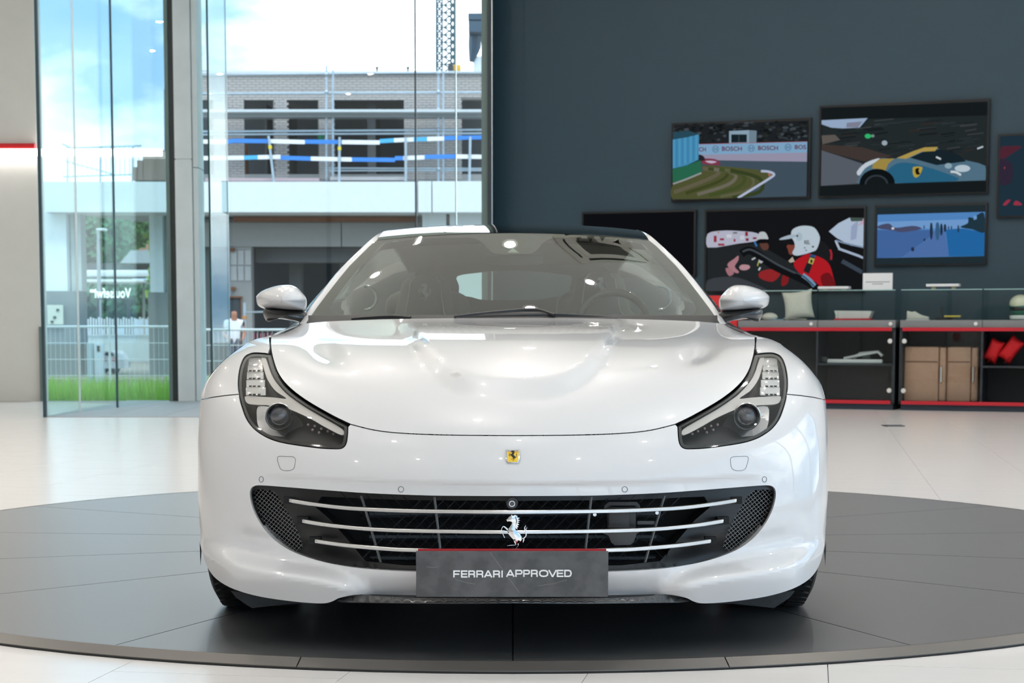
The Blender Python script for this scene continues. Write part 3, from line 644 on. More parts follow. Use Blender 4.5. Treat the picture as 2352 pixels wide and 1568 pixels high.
hs = thing('house', 'small distant house with grey tiled roof and red brick gable', 'house', tuple(at(315, 605, YH)))
q = MB(); A = [at(275, 604, YH), at(345, 604, YH), at(345, 572, YH + 2), at(300, 575, YH + 2)]; q.add(A + [p + [0, .2, -.1] for p in A], [(0, 1, 2, 3), (7, 6, 5, 4), (0, 4, 5, 1), (1, 5, 6, 2), (2, 6, 7, 3), (3, 7, 4, 0)]); q.build('roof', mat('grey_roof', (0.22, 0.24, 0.25), 0.8), hs)
q = MB(); bb(q, 320, 348, 570, 604, YH + 1.9, YH + 2.4, ref=YH + 2); q.build('gable', mat('red_brick_far', (0.45, 0.24, 0.17), 0.85), hs)
q = MB(); bb(q, 335, 343, 560, 575, YH + 2, YH + 2.6, ref=YH + 2); q.build('chimney', MATS['red_brick_far'], hs)
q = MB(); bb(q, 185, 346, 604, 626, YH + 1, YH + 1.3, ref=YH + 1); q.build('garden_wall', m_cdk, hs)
YK = 74
cp = thing('canopy', 'long white double-edged station canopy roof beyond the columns', 'canopy', tuple(at(265, 720, YK)))
q = MB(); bb(q, 182, 342, 620, 635, YK, YK + 3, ref=YK); q.build('upper_fascia', m_wh, cp, bevel=0.05)
q = MB(); bb(q, 182, 330, 641, 648, YK, YK + 3, ref=YK); q.build('lower_fascia', m_wh, cp, bevel=0.03)
for x in (190, 330): MB().tube([at(x, 645, YK + 1.5), toG(at(x, 760, YK + 1.5))], 0.06, 6).build('post', m_cgrey, cp)
YF = 66
sg = thing('sign_letters', 'white illuminated sign lettering seen mirrored above the slat fence', 'sign', tuple(at(260, 684, YF)))
fnS = lambda a, b, d: at(a, b, YF + d)
q = MB(); text_to(q, 'Voulsefwi', 218, 301, 684, 661, fnS, 0.0, 0.02, mirror=True); q.build('lettering', emis('sign_glow', (0.85, 1.0, 1.0), 1.6), sg, fixn=False)
q = MB(); bb(q, 207, 217, 665, 671, YF, YF + 0.1, ref=YF); q.build('lamp_head', MATS['sign_glow'], sg)
MB().tube([at(218, 686, YF + .05), at(301, 686, YF + .05)], 0.03, 5).build('sign_rail', m_darkmetal, sg)
for x in (225, 295): MB().tube([at(x, 686, YF + .05), toG(at(x, 790, YF + .05))], 0.05, 6).build('sign_post', m_darkmetal, sg)
lp = thing('lamp_post', 'tall thin street lamp with a flat white head beyond the columns', 'lamp post', tuple(at(228, 790, 68)))
MB().tube([at(225, 527, 68), at(227, 620, 68), toG(at(229, 790, 68))], [0.05, 0.07, 0.09], 8).build('mast', mat('mast_steel', (0.3, 0.36, 0.38), 0.5, 0.4), lp, smooth=40)
q = MB(); bb(q, 220, 242, 524, 529, 68, 68.4, ref=68); q.build('lamp_head', m_wh, lp, bevel=0.03)
sfn = thing('slat_fence', 'white slatted fence far behind the grass', 'fence', tuple(at(265, 800, 60)))
s0 = None
for k in range(26):
    x = 187 + k * 6.3; q = MB(); bb(q, x, x + 4.6, 728 + (k % 3) * 2, 770, 60, 60.05, ref=60); q.build('slat', m_wh, sfn)
q = MB(); bb(q, 187, 350, 768, 830, 60.1, 60.2, ref=60); q.build('white_panel', mat('white_panel', (0.70, 0.76, 0.76), 0.6, var=0.12, scale=2), sfn)
for k, (x0, x1, c) in enumerate(((199, 218, (0.30, 0.40, 0.44)), (221, 239, (0.42, 0.52, 0.58)))):
    t = thing('bollard', ['grey rounded bollard standing in the grass', 'pale grey charging bollard with screen standing in the grass'][k], 'bollard', tuple(at((x0 + x1) / 2, 875, 36)))
    a = at(x0, 788, 36); b = at(x1, 880, 36)
    if k == 0: MB().lathe([(0, a[2] - b[2]), ((b[0] - a[0]) / 2 * .9, a[2] - b[2]), ((b[0] - a[0]) / 2, a[2] - b[2] - .03), ((b[0] - a[0]) / 2, 0)], ((a[0] + b[0]) / 2, 36, b[2]), n=18).build('bollard_body', mat('bollard_%d' % k, c, 0.5), t, smooth=40)
    else:
        MB().box(a[0], b[0], 35.9, 36.1, b[2], a[2]).build('bollard_body', mat('bollard_%d' % k, c, 0.5), t, bevel=0.03)
        MB().box(a[0] + .04, b[0] - .04, 35.88, 35.9, a[2] - .16, a[2] - .05).build('screen', m_darkmetal, t)
pc = thing('parked_car', 'white parked car with red tail lights seen beyond the bollards', 'car', tuple(at(252, 850, 56)))
YP = 56; prof = [(228, 846), (230, 822), (236, 812), (243, 806), (256, 806), (266, 814), (272, 826), (273, 846)]
MB().prism(prof, lambda a, b, d: at(a, b, YP) + np.array([0, d, 0]), 0, 1.5).build('body', m_wh, pc)
MB().prism([(237, 816), (243, 809), (256, 809), (263, 817)], lambda a, b, d: at(a, b, YP) + np.array([0, d, 0]), -0.03, 0.0).build('rear_window', m_darkmetal, pc)
for x in (236, 258): q = MB(); bb(q, x, x + 8, 822, 828, YP - .05, YP, ref=YP); q.build('tail_light', mat('tail_red', (0.7, 0.03, 0.04), 0.4), pc)
for x in (238, 264): MB().lathe([(0, -.1), (0.16, -.1), (0.16, .1), (0, .1)], at(x, 846, YP + .3), (0, 1, 0), n=14).build('wheel', m_darkmetal, pc)
# ================================================================== CAR BODY
Y0 = 4.66; Z0 = DZ
CAR = thing('sports_car', 'glossy white two-door sports car facing forward on the round turntable', 'car', (0, Y0 + 2.4, Z0))
def pchip(xs, ys, q):
    xs = np.array(xs, float); ys = np.array(ys, float); h = np.diff(xs); d = np.diff(ys) / h; m = np.zeros(len(xs))
    for i in range(1, len(xs) - 1):
        if d[i - 1] * d[i] > 0:
            w1 = 2 * h[i] + h[i - 1]; w2 = h[i] + 2 * h[i - 1]; m[i] = (w1 + w2) / (w1 / d[i - 1] + w2 / d[i])
    m[0] = d[0]; m[-1] = d[-1]
    q = np.clip(q, xs[0], xs[-1]); i = np.clip(np.searchsorted(xs, q) - 1, 0, len(xs) - 2); t = (q - xs[i]) / h[i]
    return ys[i] * (1 + 2 * t) * (1 - t) ** 2 + m[i] * h[i] * t * (1 - t) ** 2 + ys[i + 1] * t * t * (3 - 2 * t) + m[i + 1] * h[i] * t * t * (t - 1)
VV = np.arange(690, 1441, 1.0)
def table(pts, sig):
    a = np.array(pts, float); y = pchip(a[:, 0], a[:, 1], VV)
    # linear extrapolation at the ends before smoothing
    k = np.arange(-int(4 * sig), int(4 * sig) + 1); g = np.exp(-k ** 2 / (2 * sig ** 2)); g /= g.sum(); n = len(k) // 2
    yp = np.concatenate([y[0] + (np.arange(-n, 0)) * (y[1] - y[0]), y, y[-1] + np.arange(1, n + 1) * (y[-1] - y[-2])])
    return np.convolve(yp, g, 'valid')
SILT = [(690, 430), (728, 466), (742, 485), (747, 493), (755, 508), (762, 524), (768, 548), (774, 580), (780, 598), (800, 630), (825, 662), (850, 686), (877, 705), (900, 714), (925, 719), (960, 722), (1040, 724.5), (1130, 724), (1200, 721), (1260, 719), (1320, 717), (1440, 715)]
T_um = table(SILT, 2.5)
T_S = table([(690, 2.0), (728, 1.75), (742, 1.65), (755, 1.48), (768, 1.28), (780, 1.13), (800, 1.03), (825, 0.97), (850, 0.92), (877, 0.88), (900, 0.84), (925, 0.80), (960, 0.745), (1040, 0.67), (1130, 0.635), (1200, 0.61), (1300, 0.585), (1440, 0.56)], 10)
T_c = table([(690, 2.2), (728, 1.66), (742, 1.46), (755, 1.25), (770, 1.02), (800, 0.74), (850, 0.485), (900, 0.33), (950, 0.215), (1000, 0.135), (1050, 0.092), (1100, 0.068), (1140, 0.06), (1200, 0.06), (1312, 0.06), (1345, 0.085), (1370, 0.11), (1440, 0.16)], 9)
T_p = table([(690, 1.0), (800, 1.0), (900, 0.98), (1000, 0.92), (1440, 0.9)], 15)
def tb_(T, v): return np.interp(v, VV, T)
DOME = np.array([(0, 917), (60, 916), (100, 911), (130, 902), (168, 880), (200, 850), (225, 815), (242, 785), (258, 752), (270, 725), (290, 675), (320, 600), (420, 350), (800, -600)], float)
LIP = np.array([(0, 1420), (300, 1400), (335, 1362), (380, 1345), (440, 1330), (520, 1317), (600, 1302), (660, 1286), (705, 1266), (740, 1250)], float)
sst = lambda x: (lambda t: t * t * (3 - 2 * t))(np.clip(x, 0, 1))
def surf(u, v, off=0.0):
    """world points of the front body shell for image-frame offsets u (from the car's centre line) and v"""
    u = np.asarray(u, float); v = np.asarray(v, float); au = np.abs(u)
    um = tb_(T_um, v); f = np.clip(au / um, 0, 0.99995); g = (1 - np.sqrt(1 - f * f)) ** tb_(T_p, v)
    c = tb_(T_c, v); yc = c + (tb_(T_S, v) - c) * g
    # lower lip pushed forward at the corners, hollow above it
    L = np.interp(au, LIP[:, 0], LIP[:, 1])
    yc = yc - 0.080 * sst((v - L + 36) / 48) * sst((au - 300) / 110) * (1 - 0.7 * sst((au - 640) / 70))
    yc = yc + 0.026 * np.exp(-((v - L + 58) / 32) ** 2) * sst((au - 330) / 120) * (1 - sst((au - 600) / 90))
    # crease above the grille
    yc = yc + 0.012 * sst((v - 1104 + 0.00006 * au * au) / 16) * (v < 1330) * (1 - sst((v - 1180) / 100)) * (1 - sst((au - 520) / 80))
    yc = yc + off
    a = u / F; b = (PY - v) / F; dy = CT + b * ST; dz = -ST + b * CT; t = (Y0 + yc) / dy
    P = np.stack([a * t, Y0 + yc, ZC + dz * t], -1)
    # bonnet dome and the hollows beside the wings
    vb = np.interp(au, DOME[:, 0], DOME[:, 1], right=-600); vb2 = np.interp(au + 1.0, DOME[:, 0], DOME[:, 1], right=-600)
    gr = np.sqrt(1 + (vb2 - vb) ** 2); dd = (vb - v) / gr
    z = 0.020 * sst((dd + 5) / 42) * (v < 960) * sst((v - 729) / 45)
    z = z - 0.020 * np.exp(-((au - (445 - 0.55 * (v - 780))) / 42) ** 2) * np.exp(-((v - 800) / 34) ** 2)
    P[..., 2] += z
    return P
def surf_n(u, v):
    e = 0.35; um = tb_(T_um, np.asarray(v, float)); lim = um * 0.9985
    uc = np.clip(u, -lim + e, lim - e)
    du = surf(uc + e, v) - surf(uc - e, v); dv = surf(uc, np.asarray(v) + e) - surf(uc, np.asarray(v) - e)
    n = np.cross(dv, du); n /= np.maximum(np.linalg.norm(n, axis=-1, keepdims=True), 1e-9)
    return n
def inpoly(P, poly):
    x, y = P[:, 0], P[:, 1]; ins = np.zeros(len(P), bool); q = np.asarray(poly); n = len(q); j = n - 1
    for i in range(n):
        xi, yi = q[i]; xj, yj = q[j]
        if yi != yj:
            c = ((yi > y) != (yj > y)) & (x < (xj - xi) * (y - yi) / (yj - yi) + xi); ins ^= c
        j = i
    return ins
def area(p): p = np.asarray(p); return 0.5 * np.sum(p[:, 0] * np.roll(p[:, 1], -1) - np.roll(p[:, 0], -1) * p[:, 1])
def inset(poly, g):
    p = np.asarray(poly, float); s = np.sign(area(p)); a = np.roll(p, 1, 0); b = np.roll(p, -1, 0); t = b - a; t /= np.maximum(np.linalg.norm(t, axis=1, keepdims=True), 1e-9)
    n = np.stack([-t[:, 1], t[:, 0]], 1) * s; return p + n * g
def dens(poly, step=6.0):
    p = np.asarray(poly, float); out = []
    for i in range(len(p)):
        a, b = p[i], p[(i + 1) % len(p)]; n = max(1, int(math.ceil(np.linalg.norm(b - a) / step)))
        out += [a + (b - a) * k / n for k in range(n)]
    return np.array(out)
def mir(half):
    """half outline from the centre line top to the centre line bottom -> full symmetric outline"""
    h = [np.array(p, float) for p in half]; return h + [np.array([-p[0], p[1]]) for p in h[::-1] if abs(p[0]) > 1e-6]
def flipu(p): return [np.array([-q[0], q[1]]) for q in p]
def panel(name, outline, m_, parent, holes=(), off=0.0, gap=1.2, rim=0.012, vstep=7.0, tstep=0.035, step=6.0, pfn=None, nfn=None, holerim=None, **kw):
    pf = pfn or surf; nf = nfn or surf_n
    ol = dens(inset(outline, gap), step); hs = [dens(inset(h, -gap), step) for h in holes]
    lo = ol.min(0); hi = ol.max(0); pts = []
    for v in np.arange(lo[1] + vstep * .5, hi[1], vstep):
        um = float(tb_(T_um, v)) if pfn is None else 720.0
        for t in np.arange(-math.pi / 2 + 0.02, math.pi / 2, tstep):
            u = um * math.sin(t)
            if lo[0] < u < hi[0]: pts.append((u, v))
    pts = np.array(pts).reshape(-1, 2)
    if len(pts):
        k = inpoly(pts, ol)
        for h in hs: k &= ~inpoly(pts, h)
        pts = pts[k]
        bd = np.concatenate([ol] + hs)
        if len(pts):
            keep = np.ones(len(pts), bool)
            for i0 in range(0, len(pts), 2000):
                d = np.min(np.abs(pts[i0:i0 + 2000, None, :] - bd[None]).max(2), 1); keep[i0:i0 + 2000] = d > 2.2
            pts = pts[keep]
    allv = [Vector(p) for p in ol]; edges = [(i, (i + 1) % len(ol)) for i in range(len(ol))]
    for h in hs:
        b = len(allv); allv += [Vector(p) for p in h]; edges += [(b + i, b + (i + 1) % len(h)) for i in range(len(h))]
    allv += [Vector(p) for p in pts]
    vo, eo, fo, *_ = delaunay_2d_cdt(allv, edges, [], 0, 1e-5)
    V = np.array([p[:] for p in vo]); Fc = np.array([f for f in fo if len(f) == 3])
    cen = V[Fc].mean(1); k = inpoly(cen, ol)
    for h in hs: k &= ~inpoly(cen, h)
    Fc = Fc[k]
    used = np.unique(Fc); rem = -np.ones(len(V), int); rem[used] = np.arange(len(used)); V = V[used]; Fc = rem[Fc]
    o_ = off(V[:, 0], V[:, 1]) if callable(off) else off
    P = pf(V[:, 0], V[:, 1], o_); Nn = nf(V[:, 0], V[:, 1])
    # orient towards the camera
    a, b, c = P[Fc[:, 0]], P[Fc[:, 1]], P[Fc[:, 2]]; fn = np.cross(b - a, c - a); flip = (fn * Nn[Fc[:, 0]]).sum(1) < 0
    Fc[flip] = Fc[flip][:, ::-1]
    faces = [tuple(f) for f in Fc]; verts = [tuple(p) for p in P]; norms = [tuple(n) for n in Nn]
    if rim:
        cnt = {}
        for f in faces:
            for i in range(3):
                e = (f[i], f[(i + 1) % 3]); cnt[tuple(sorted(e))] = cnt.get(tuple(sorted(e)), []) + [e]
        be = [es[0] for es in cnt.values() if len(es) == 1]; mp_ = {}
        for e in be:
            for i in e:
                if i not in mp_:
                    n = np.array(norms[i]); p = np.array(verts[i]) ; q = p - n * rim * 0.4 + np.array([0, rim, 0])
                    mp_[i] = (len(verts), len(verts) + 1); verts += [tuple(p), tuple(q)]; norms += [tuple(n), tuple(n)]
        rimf = [(mp_[e[1]][0], mp_[e[0]][0], mp_[e[0]][1], mp_[e[1]][1]) for e in be]
    else: rimf = []
    me = bpy.data.meshes.new(name); me.from_pydata(verts, [], faces + rimf); me.materials.append(m_); me.update()
    me.shade_smooth()
    fl_ = [False] * len(faces) + [True] * len(rimf)
    # custom normals: shell analytic, rim flat
    ln = []
    for p in me.polygons:
        if fl_[p.index]: ln += [p.normal[:]] * p.loop_total
        else: ln += [norms[i] for i in p.vertices]
    me.normals_split_custom_set(ln)
    o = bpy.data.objects.new(name, me); COL.objects.link(o); attach(o, parent); return setp(o, **kw)
# ---- materials
m_paint = mat('white_car_paint', (0.70, 0.70, 0.715), 0.32, coat=1.0, var=0.005, spec=0.4)
m_blackp = mat('satin_black_plastic', (0.016, 0.016, 0.017), 0.33, var=0.1)
m_gloss = mat('gloss_black', (0.006, 0.006, 0.007), 0.06, coat=0.8)
m_chrome = mat('satin_chrome', (0.72, 0.72, 0.72), 0.22, metal=1.0, var=0.03)
m_bright = mat('bright_chrome', (0.82, 0.82, 0.83), 0.06, metal=1.0, var=0.02)
m_dark = mat('cavity_black', (0.004, 0.004, 0.005), 0.7)
m_grey = mat('dark_grey_plastic', (0.055, 0.055, 0.058), 0.5)
m_rubber = mat('tyre_rubber', (0.012, 0.013, 0.014), 0.62, var=0.15, scale=20)
# ---- outlines (offset from the centre line, row)
HOODLINE = [(0, 1000), (100, 999.5), (178, 998), (240, 995.5), (290, 991.5), (330, 985), (373, 974)]
HLIN = [(373, 974), (418, 952), (478, 917), (518, 885), (540, 855), (552, 820), (556.5, 792), (556, 774)]
TOPSIL = [(556, 770), (548, 768.5), (524, 762.5), (508, 755.5), (493, 747.5), (484, 741.5)]
COWL = [(484, 741.5), (430, 737), (300, 732), (150, 729.5), (0, 728.5)]
hood = crom(HOODLINE, 4)[:-1] + crom(HLIN, 4)[:-1] + [np.array(p) for p in TOPSIL] + crom(COWL, 3)[1:]
panel('hood', mir(hood), m_paint, CAR, label='white bonnet with raised central dome')
HL_OUT = [(379, 980), (380, 1000), (383, 1018), (391, 1028), (408, 1030.5), (458, 1027), (538, 1014), (582, 994), (608, 968), (622, 935), (629, 905), (631, 875), (627, 845), (618, 822), (606, 813), (590, 810), (562, 812)]
HLO = crom(HL_OUT, 4)
iseam = min(range(len(HLO)), key=lambda i: abs(HLO[i][1] - 908) + (0 if HLO[i][0] > 600 else 999))
SEAM = [tuple(HLO[iseam]), (660, 908), (690, 912), (717.5, 918)]
def silcurve(v0, v1, n=24): return [np.array([float(tb_(T_um, v)) * 0.9999, v]) for v in np.linspace(v0, v1, n)]
BOT = [(719, 1215), (717.5, 1245), (711, 1280), (699, 1309), (678, 1333), (640, 1354), (580, 1371), (500, 1382.5), (440, 1386.5), (415, 1382), (395, 1373), (350, 1366), (250, 1367), (120, 1369), (0, 1370)]
bump_half = crom(HOODLINE, 4)[:-1] + [np.array((373, 974)), np.array((376.5, 977))] + list(HLO[:iseam + 1]) + [np.array(p) for p in SEAM[1:]] + silcurve(922, 1205, 40) + crom(BOT, 4)
GRO = [(0, 1140), (120, 1139.5), (200, 1138.5), (330, 1133.5), (430, 1126.5), (520, 1119.5), (575, 1115.5), (594, 1117), (602, 1126), (602, 1145), (594, 1173), (576, 1206), (549, 1237), (512, 1262), (460, 1282), (400, 1296), (330, 1305.5), (220, 1311.5), (100, 1313.5), (0, 1314)]
gro = mir(crom(GRO, 4))
panel('front_bumper', mir(bump_half), m_paint, CAR, holes=[gro], rim=0.03, label='white front bumper around the wide black grille')
fend = [np.array(SEAM[3])] + [np.array(p) for p in SEAM[2::-1]] + list(HLO[iseam + 1:]) + [np.array((558, 800)), np.array((559, 772.5))] + silcurve(772.5, 917, 60)
for s in (1, -1):
    panel('fender', fend if s > 0 else flipu(fend), m_paint, CAR, rim=0.014)
# ---- grille
gril = None
SUR_H = mir([(0, 1148), (250, 1146), (440, 1138), (456, 1164), (419, 1196), (378, 1244), (339, 1290), (250, 1300), (0, 1303)])
MESHP = crom([(599, 1128), (570, 1122), (547, 1128), (530, 1150), (506, 1192), (484, 1246), (487, 1262), (506, 1264), (547, 1243), (574, 1208), (593, 1168)], 4, True)
def sur_off(u, v): return 0.016 + 0.10 * sst((np.abs(590 - np.abs(u)) - 30) / 220) * sst((1300 - v) / 30) * sst((v - 1120) / 40 + .3)
gro2 = [p * np.array([1.004, 1.0]) for p in gro]
SUR = panel('grille_surround', gro2, m_blackp, CAR, holes=[SUR_H, MESHP, flipu(MESHP)], off=sur_off, rim=0.05, gap=-2.0, label='satin black grille surround')
pc_ = lambda u, v, off=0.0: surf(np.array([u]), np.array([v]), off)[0]
bk_ = MB(); rows = [[(x, Y0 + 0.42, z) for x in np.linspace(-0.78, 0.78, 5)] for z in (0.18, 0.5)]
cav = MB().box(-0.66, 0.66, Y0 + 0.42, Y0 + 0.44, 0.17, 0.50).build('grille_cavity', m_dark, CAR)
MB().box(-0.40, 0.40, Y0 + 0.17, Y0 + 0.42, 0.480, 0.486).build('cavity_roof', m_dark, CAR); MB().box(-0.38, 0.38, Y0 + 0.20, Y0 + 0.42, 0.23, 0.236).build('cavity_floor', m_dark, CAR)
# fine side mesh
def clip_lines(poly, ang, sp):
    P = np.array(poly); c = P.mean(0); d = np.array([math.cos(ang), math.sin(ang)]); n = np.array([-d[1], d[0]]); out = []
    for k in np.arange(-90, 91):
        pts = c + n * k * sp + d * np.linspace(-110, 110, 111)[:, None]; ins = inpoly(pts, P); run = []
        for p, i in zip(pts, ins):
            if i: run.append(p)
            elif run: out.append(run); run = []
        if run: out.append(run)
    return out
for s in (1, -1):
    poly = [np.array([p[0] * s, p[1]]) for p in MESHP]; q = MB()
    for a in (math.radians(52), math.radians(-38)):
        for run in clip_lines(poly, a if s > 0 else math.pi - a, 7.2):
            if len(run) > 2: q.tube([pc_(p[0], p[1], 0.030) for p in run[::4] + [run[-1]]], 0.0010, 4)
    q.build('side_mesh', mat('mesh_grey', (0.16, 0.165, 0.17), 0.4, 0.3), SUR)
    panel('mesh_backing', [c * np.array([1, 1]) for c in poly], m_dark, SUR, off=0.09, rim=0, gap=-4, vstep=20, tstep=.08)
# chrome slats
SL = [[(514, 1149), (457, 1158), (384, 1166.5), (290, 1171.5), (193, 1174), (0, 1176)], [(484, 1196), (418, 1206.5), (322, 1215.5), (200, 1219.5), (0, 1222)], [(455, 1242), (387, 1251.5), (292, 1260), (220, 1263), (0, 1266)]]
for sl in SL:
    cu = crom([np.array(p, float) for p in sl], 6); full = cu + [np.array([-p[0], p[1]]) for p in cu[::-1][1:]]
    q = MB(); h = 4.3; rows = []
    for (u, v) in full:
        c = surf(np.array([u]), np.array([v]), 0.0)[0]; c[1] = max(c[1], Y0 + 0.062) - 0.004; 
        k = c[1] / F * 1.0; hh = h * k
        rows.append([c + [0, 0, -hh], c + [0, 0, hh], c + [0, 0.022, hh], c + [0, 0.022, -hh], c + [0, 0, -hh]])
    q.grid(rows); n = len(rows)
    q.add(rows[0][:4], [(0, 1, 2, 3)]); q.add(rows[-1][:4], [(3, 2, 1, 0)])
    q.build('grille_slat', m_chrome, CAR, bevel=0.0015, seg=1)
    # dark pocket behind each slat end
    for s in (1, -1):
        u, v = sl[0]; c = pc_(s * u, v, 0.016); MB().box(c[0] - (0.016), c[0] + 0.016, c[1] + 0.006, c[1] + 0.03, c[2] - 0.010, c[2] + 0.010).build('slat_pocket', m_dark, SUR)
for (u0, v0, u1, v1) in ((348, 1138, 301, 1299), (180, 1141, 166, 1268)):
    for s in (1, -1):
        a = pc_(s * u0, v0, 0.05); b = pc_(s * u1, v1, 0.045)
        MB().tube([a, (a + b) / 2 + [0, 0.0, 0], b], 0.0038, 6, flat=1).build('grille_strut', mat('strut_grey', (0.16, 0.16, 0.16), 0.35, 0.6), CAR, smooth=40)
# radiator tubes and wire screen behind
for k, z in enumerate((0.245, 0.305, 0.37, 0.425)):
    MB().tube([(-0.42, Y0 + 0.34, z), (-0.40, Y0 + 0.30, z + .012), (0.40, Y0 + 0.30, z + .012), (0.42, Y0 + 0.34, z)], 0.011, 8).build('radiator_tube', mat('radiator_grey', (0.04, 0.05, 0.06), 0.4, 0.5), CAR, smooth=40)
q = MB(); sp_ = 0.032
for k in range(-40, 41):
    for d in (1, -1):
        x = k * sp_
        pts = [(x + d * (z - 0.33), Y0 + 0.22, z) for z in (0.19, 0.47)]
        if abs(pts[0][0]) < 0.5 and abs(pts[1][0]) < 0.5: q.tube(pts, 0.0009, 3)
q.build('wire_screen', mat('screen_grey', (0.035, 0.04, 0.045), 0.5, 0.4), CAR)
# parking sensor camera
c = pc_(-2, 1155.5, 0.01)
cm = MB().lathe([(0.0, -0.012), (0.006, -0.012), (0.008, -0.004), (0.013, -0.006), (0.016, 0.0), (0.0165, 0.02)], c, (0, 1, 0), n=24).build('front_camera', mat('camera_grey', (0.10, 0.10, 0.105), 0.4, 0.2), CAR, smooth=35)
MB().lathe([(0.0065, -0.0135), (0.008, -0.0135), (0.008, -0.011), (0.0065, -0.011), (0.0065, -0.0135)], c, (0, 1, 0), n=20).build('lens_ring', m_bright, cm)
# radar box on the right-hand side
P_ = lambda px, py, yc: at(px, py, Y0 + yc)
rb_ = MB(); a = P_(1394, 1214, 0.16); b = P_(1462, 1164, 0.16); rb_.box(a[0], b[0], Y0 + 0.16, Y0 + 0.20, a[2], b[2])
RB = rb_.build('radar_unit', mat('radar_black', (0.020, 0.020, 0.021), 0.35), CAR, bevel=0.006, label='dark plastic radar box behind the slats')
q = MB(); a = P_(1398, 1212, 0.15); b = P_(1446, 1174, 0.15); q.box(a[0], b[0], Y0 + 0.15, Y0 + 0.16, a[2], b[2]); q.build('radar_face', m_grey, RB, bevel=0.003)
q = MB(); q.prism([(1385, 1178), (1388, 1160), (1398, 1152), (1462, 1152), (1470, 1160), (1472, 1178), (1464, 1178), (1458, 1162), (1402, 1162), (1394, 1178)], lambda a, b, d: at(a, b, Y0 + 0.17) + np.array([0, d, 0]), 0, 0.02); q.build('radar_hood', m_grey, RB, bevel=0.002)
q = MB(); q.prism([(1378, 1222), (1472, 1220), (1462, 1226), (1456, 1244), (1448, 1251), (1412, 1252), (1404, 1246), (1398, 1230)], lambda a, b, d: at(a, b, Y0 + 0.16) + np.array([0, d, 0]), 0, 0.006); q.build('bracket_plate', mat('bracket_grey', (0.10, 0.105, 0.11), 0.5), RB, bevel=0.001)
q = MB(); a = P_(1464, 1204, 0.19); b = P_(1503, 1196, 0.19); q.box(a[0], b[0], Y0 + 0.19, Y0 + 0.196, a[2], b[2]); q.build('bracket_arm', MATS['bracket_grey'], RB)
for (x, y) in ((1366, 1181), (1509, 1177)): MB().lathe([(0, -0.004), (0.005, -0.004), (0.006, 0.002), (0.006, 0.02)], P_(x, y, 0.17), (0, 1, 0), n=12).build('screw', m_chrome, RB, smooth=40)
# ---- sensors, washer covers, badge
def ring(pts, r, m_, nm, off=-0.0005):
    MB().tube([pc_(p[0], p[1], off) for p in pts], r, 5, closed=True).build(nm, m_, CAR, smooth=60)
m_line = mat('panel_gap_grey', (0.10, 0.10, 0.105), 0.6)
for s in (1, -1):
    for (u, v, ru) in ((257, 1123.5, 6.2), (578, 1100.5, 5.0)):
        ring([(s * u + ru * math.cos(t), v + 6.4 * math.sin(t)) for t in np.linspace(0, 2 * math.pi, 25)[:-1]], 0.0008, m_line, 'parking_sensor')
    ring([(s * p[0], p[1]) for p in crom([(540, 1049), (520, 1048), (502, 1050), (500, 1062), (504, 1076), (516, 1080.5), (532, 1078), (538, 1066)], 4, True)], 0.0006, m_line, 'washer_cover')
    ring([(s * p[0], p[1]) for p in crom([(660, 907.5), (690, 911.5)], 3)] + [(s * 700, 913.5)], 0.0003, m_line, 'wing_seam')
HB = [(465, 1022), (490, 1000), (500, 985), (520, 975), (535, 958), (545, 975), (575, 965), (590, 1000), (600, 1040), (585, 1090), (575, 1130), (600, 1180), (640, 1210), (660, 1240), (665, 1270), (650, 1300), (620, 1322), (600, 1345), (585, 1310), (560, 1280), (540, 1260), (500, 1215), (485, 1190), (475, 1160), (490, 1140), (520, 1100), (540, 1060), (530, 1045), (500, 1040), (478, 1045)]
HMANE = [(575, 965), (610, 975), (600, 990), (638, 1000), (612, 1015), (640, 1030), (612, 1040), (635, 1055), (608, 1065), (630, 1085), (605, 1095), (622, 1115), (600, 1120), (610, 1145), (578, 1130), (590, 1040)]
HLEG = [([(490, 1155), (450, 1120), (425, 1108), (408, 1130), (395, 1168), (387, 1198)], [22, 16, 11, 9, 8, 11]), ([(495, 1185), (450, 1170), (418, 1162), (416, 1190), (430, 1225), (443, 1252)], [18, 14, 10, 8, 8, 11]),
        ([(632, 1290), (612, 1325), (616, 1358), (585, 1395), (565, 1432)], [28, 20, 11, 9, 11]), ([(568, 1272), (576, 1315), (585, 1346), (530, 1350), (475, 1358)], [22, 16, 10, 9, 11]),
        ([(655, 1262), (690, 1256), (714, 1232), (719, 1200), (708, 1165), (700, 1125), (716, 1094)], [8, 9, 12, 15, 14, 13, 3]), ([(708, 1165), (722, 1140), (730, 1115)], [10, 8, 2]), ([(690, 1258), (686, 1285), (678, 1318)], [14, 15, 3])]
def ribbon(pts, ws):
    c = crom(pts, 4); n = len(c); w = np.interp(np.linspace(0, len(ws) - 1, n), range(len(ws)), ws); L = []; R = []
    for i, p in enumerate(c):
        t = c[min(i + 1, n - 1)] - c[max(i - 1, 0)]; t = t / max(np.linalg.norm(t), 1e-6); nn = np.array([-t[1], t[0]]); L.append(p + nn * w[i] / 2); R.append(p - nn * w[i] / 2)
    return L + R[::-1]
def horse(fn, d0, d1, q=None):
    q = q or MB()
    for poly in [HB, HMANE] + [ribbon(p, w_) for p, w_ in HLEG]: q.prism([tuple(x) for x in poly], fn, d0, d1)
    return q
hx = lambda a, b, d: at(1080 + a / 5.6, 1010 + b / 5.6, Y0 + 0.055) + np.array([0, d, 0])
horse(hx, -0.009, 0.004).build('horse_emblem', m_bright, CAR, bevel=0.0012, seg=2, smooth=60, label='chrome prancing horse emblem')
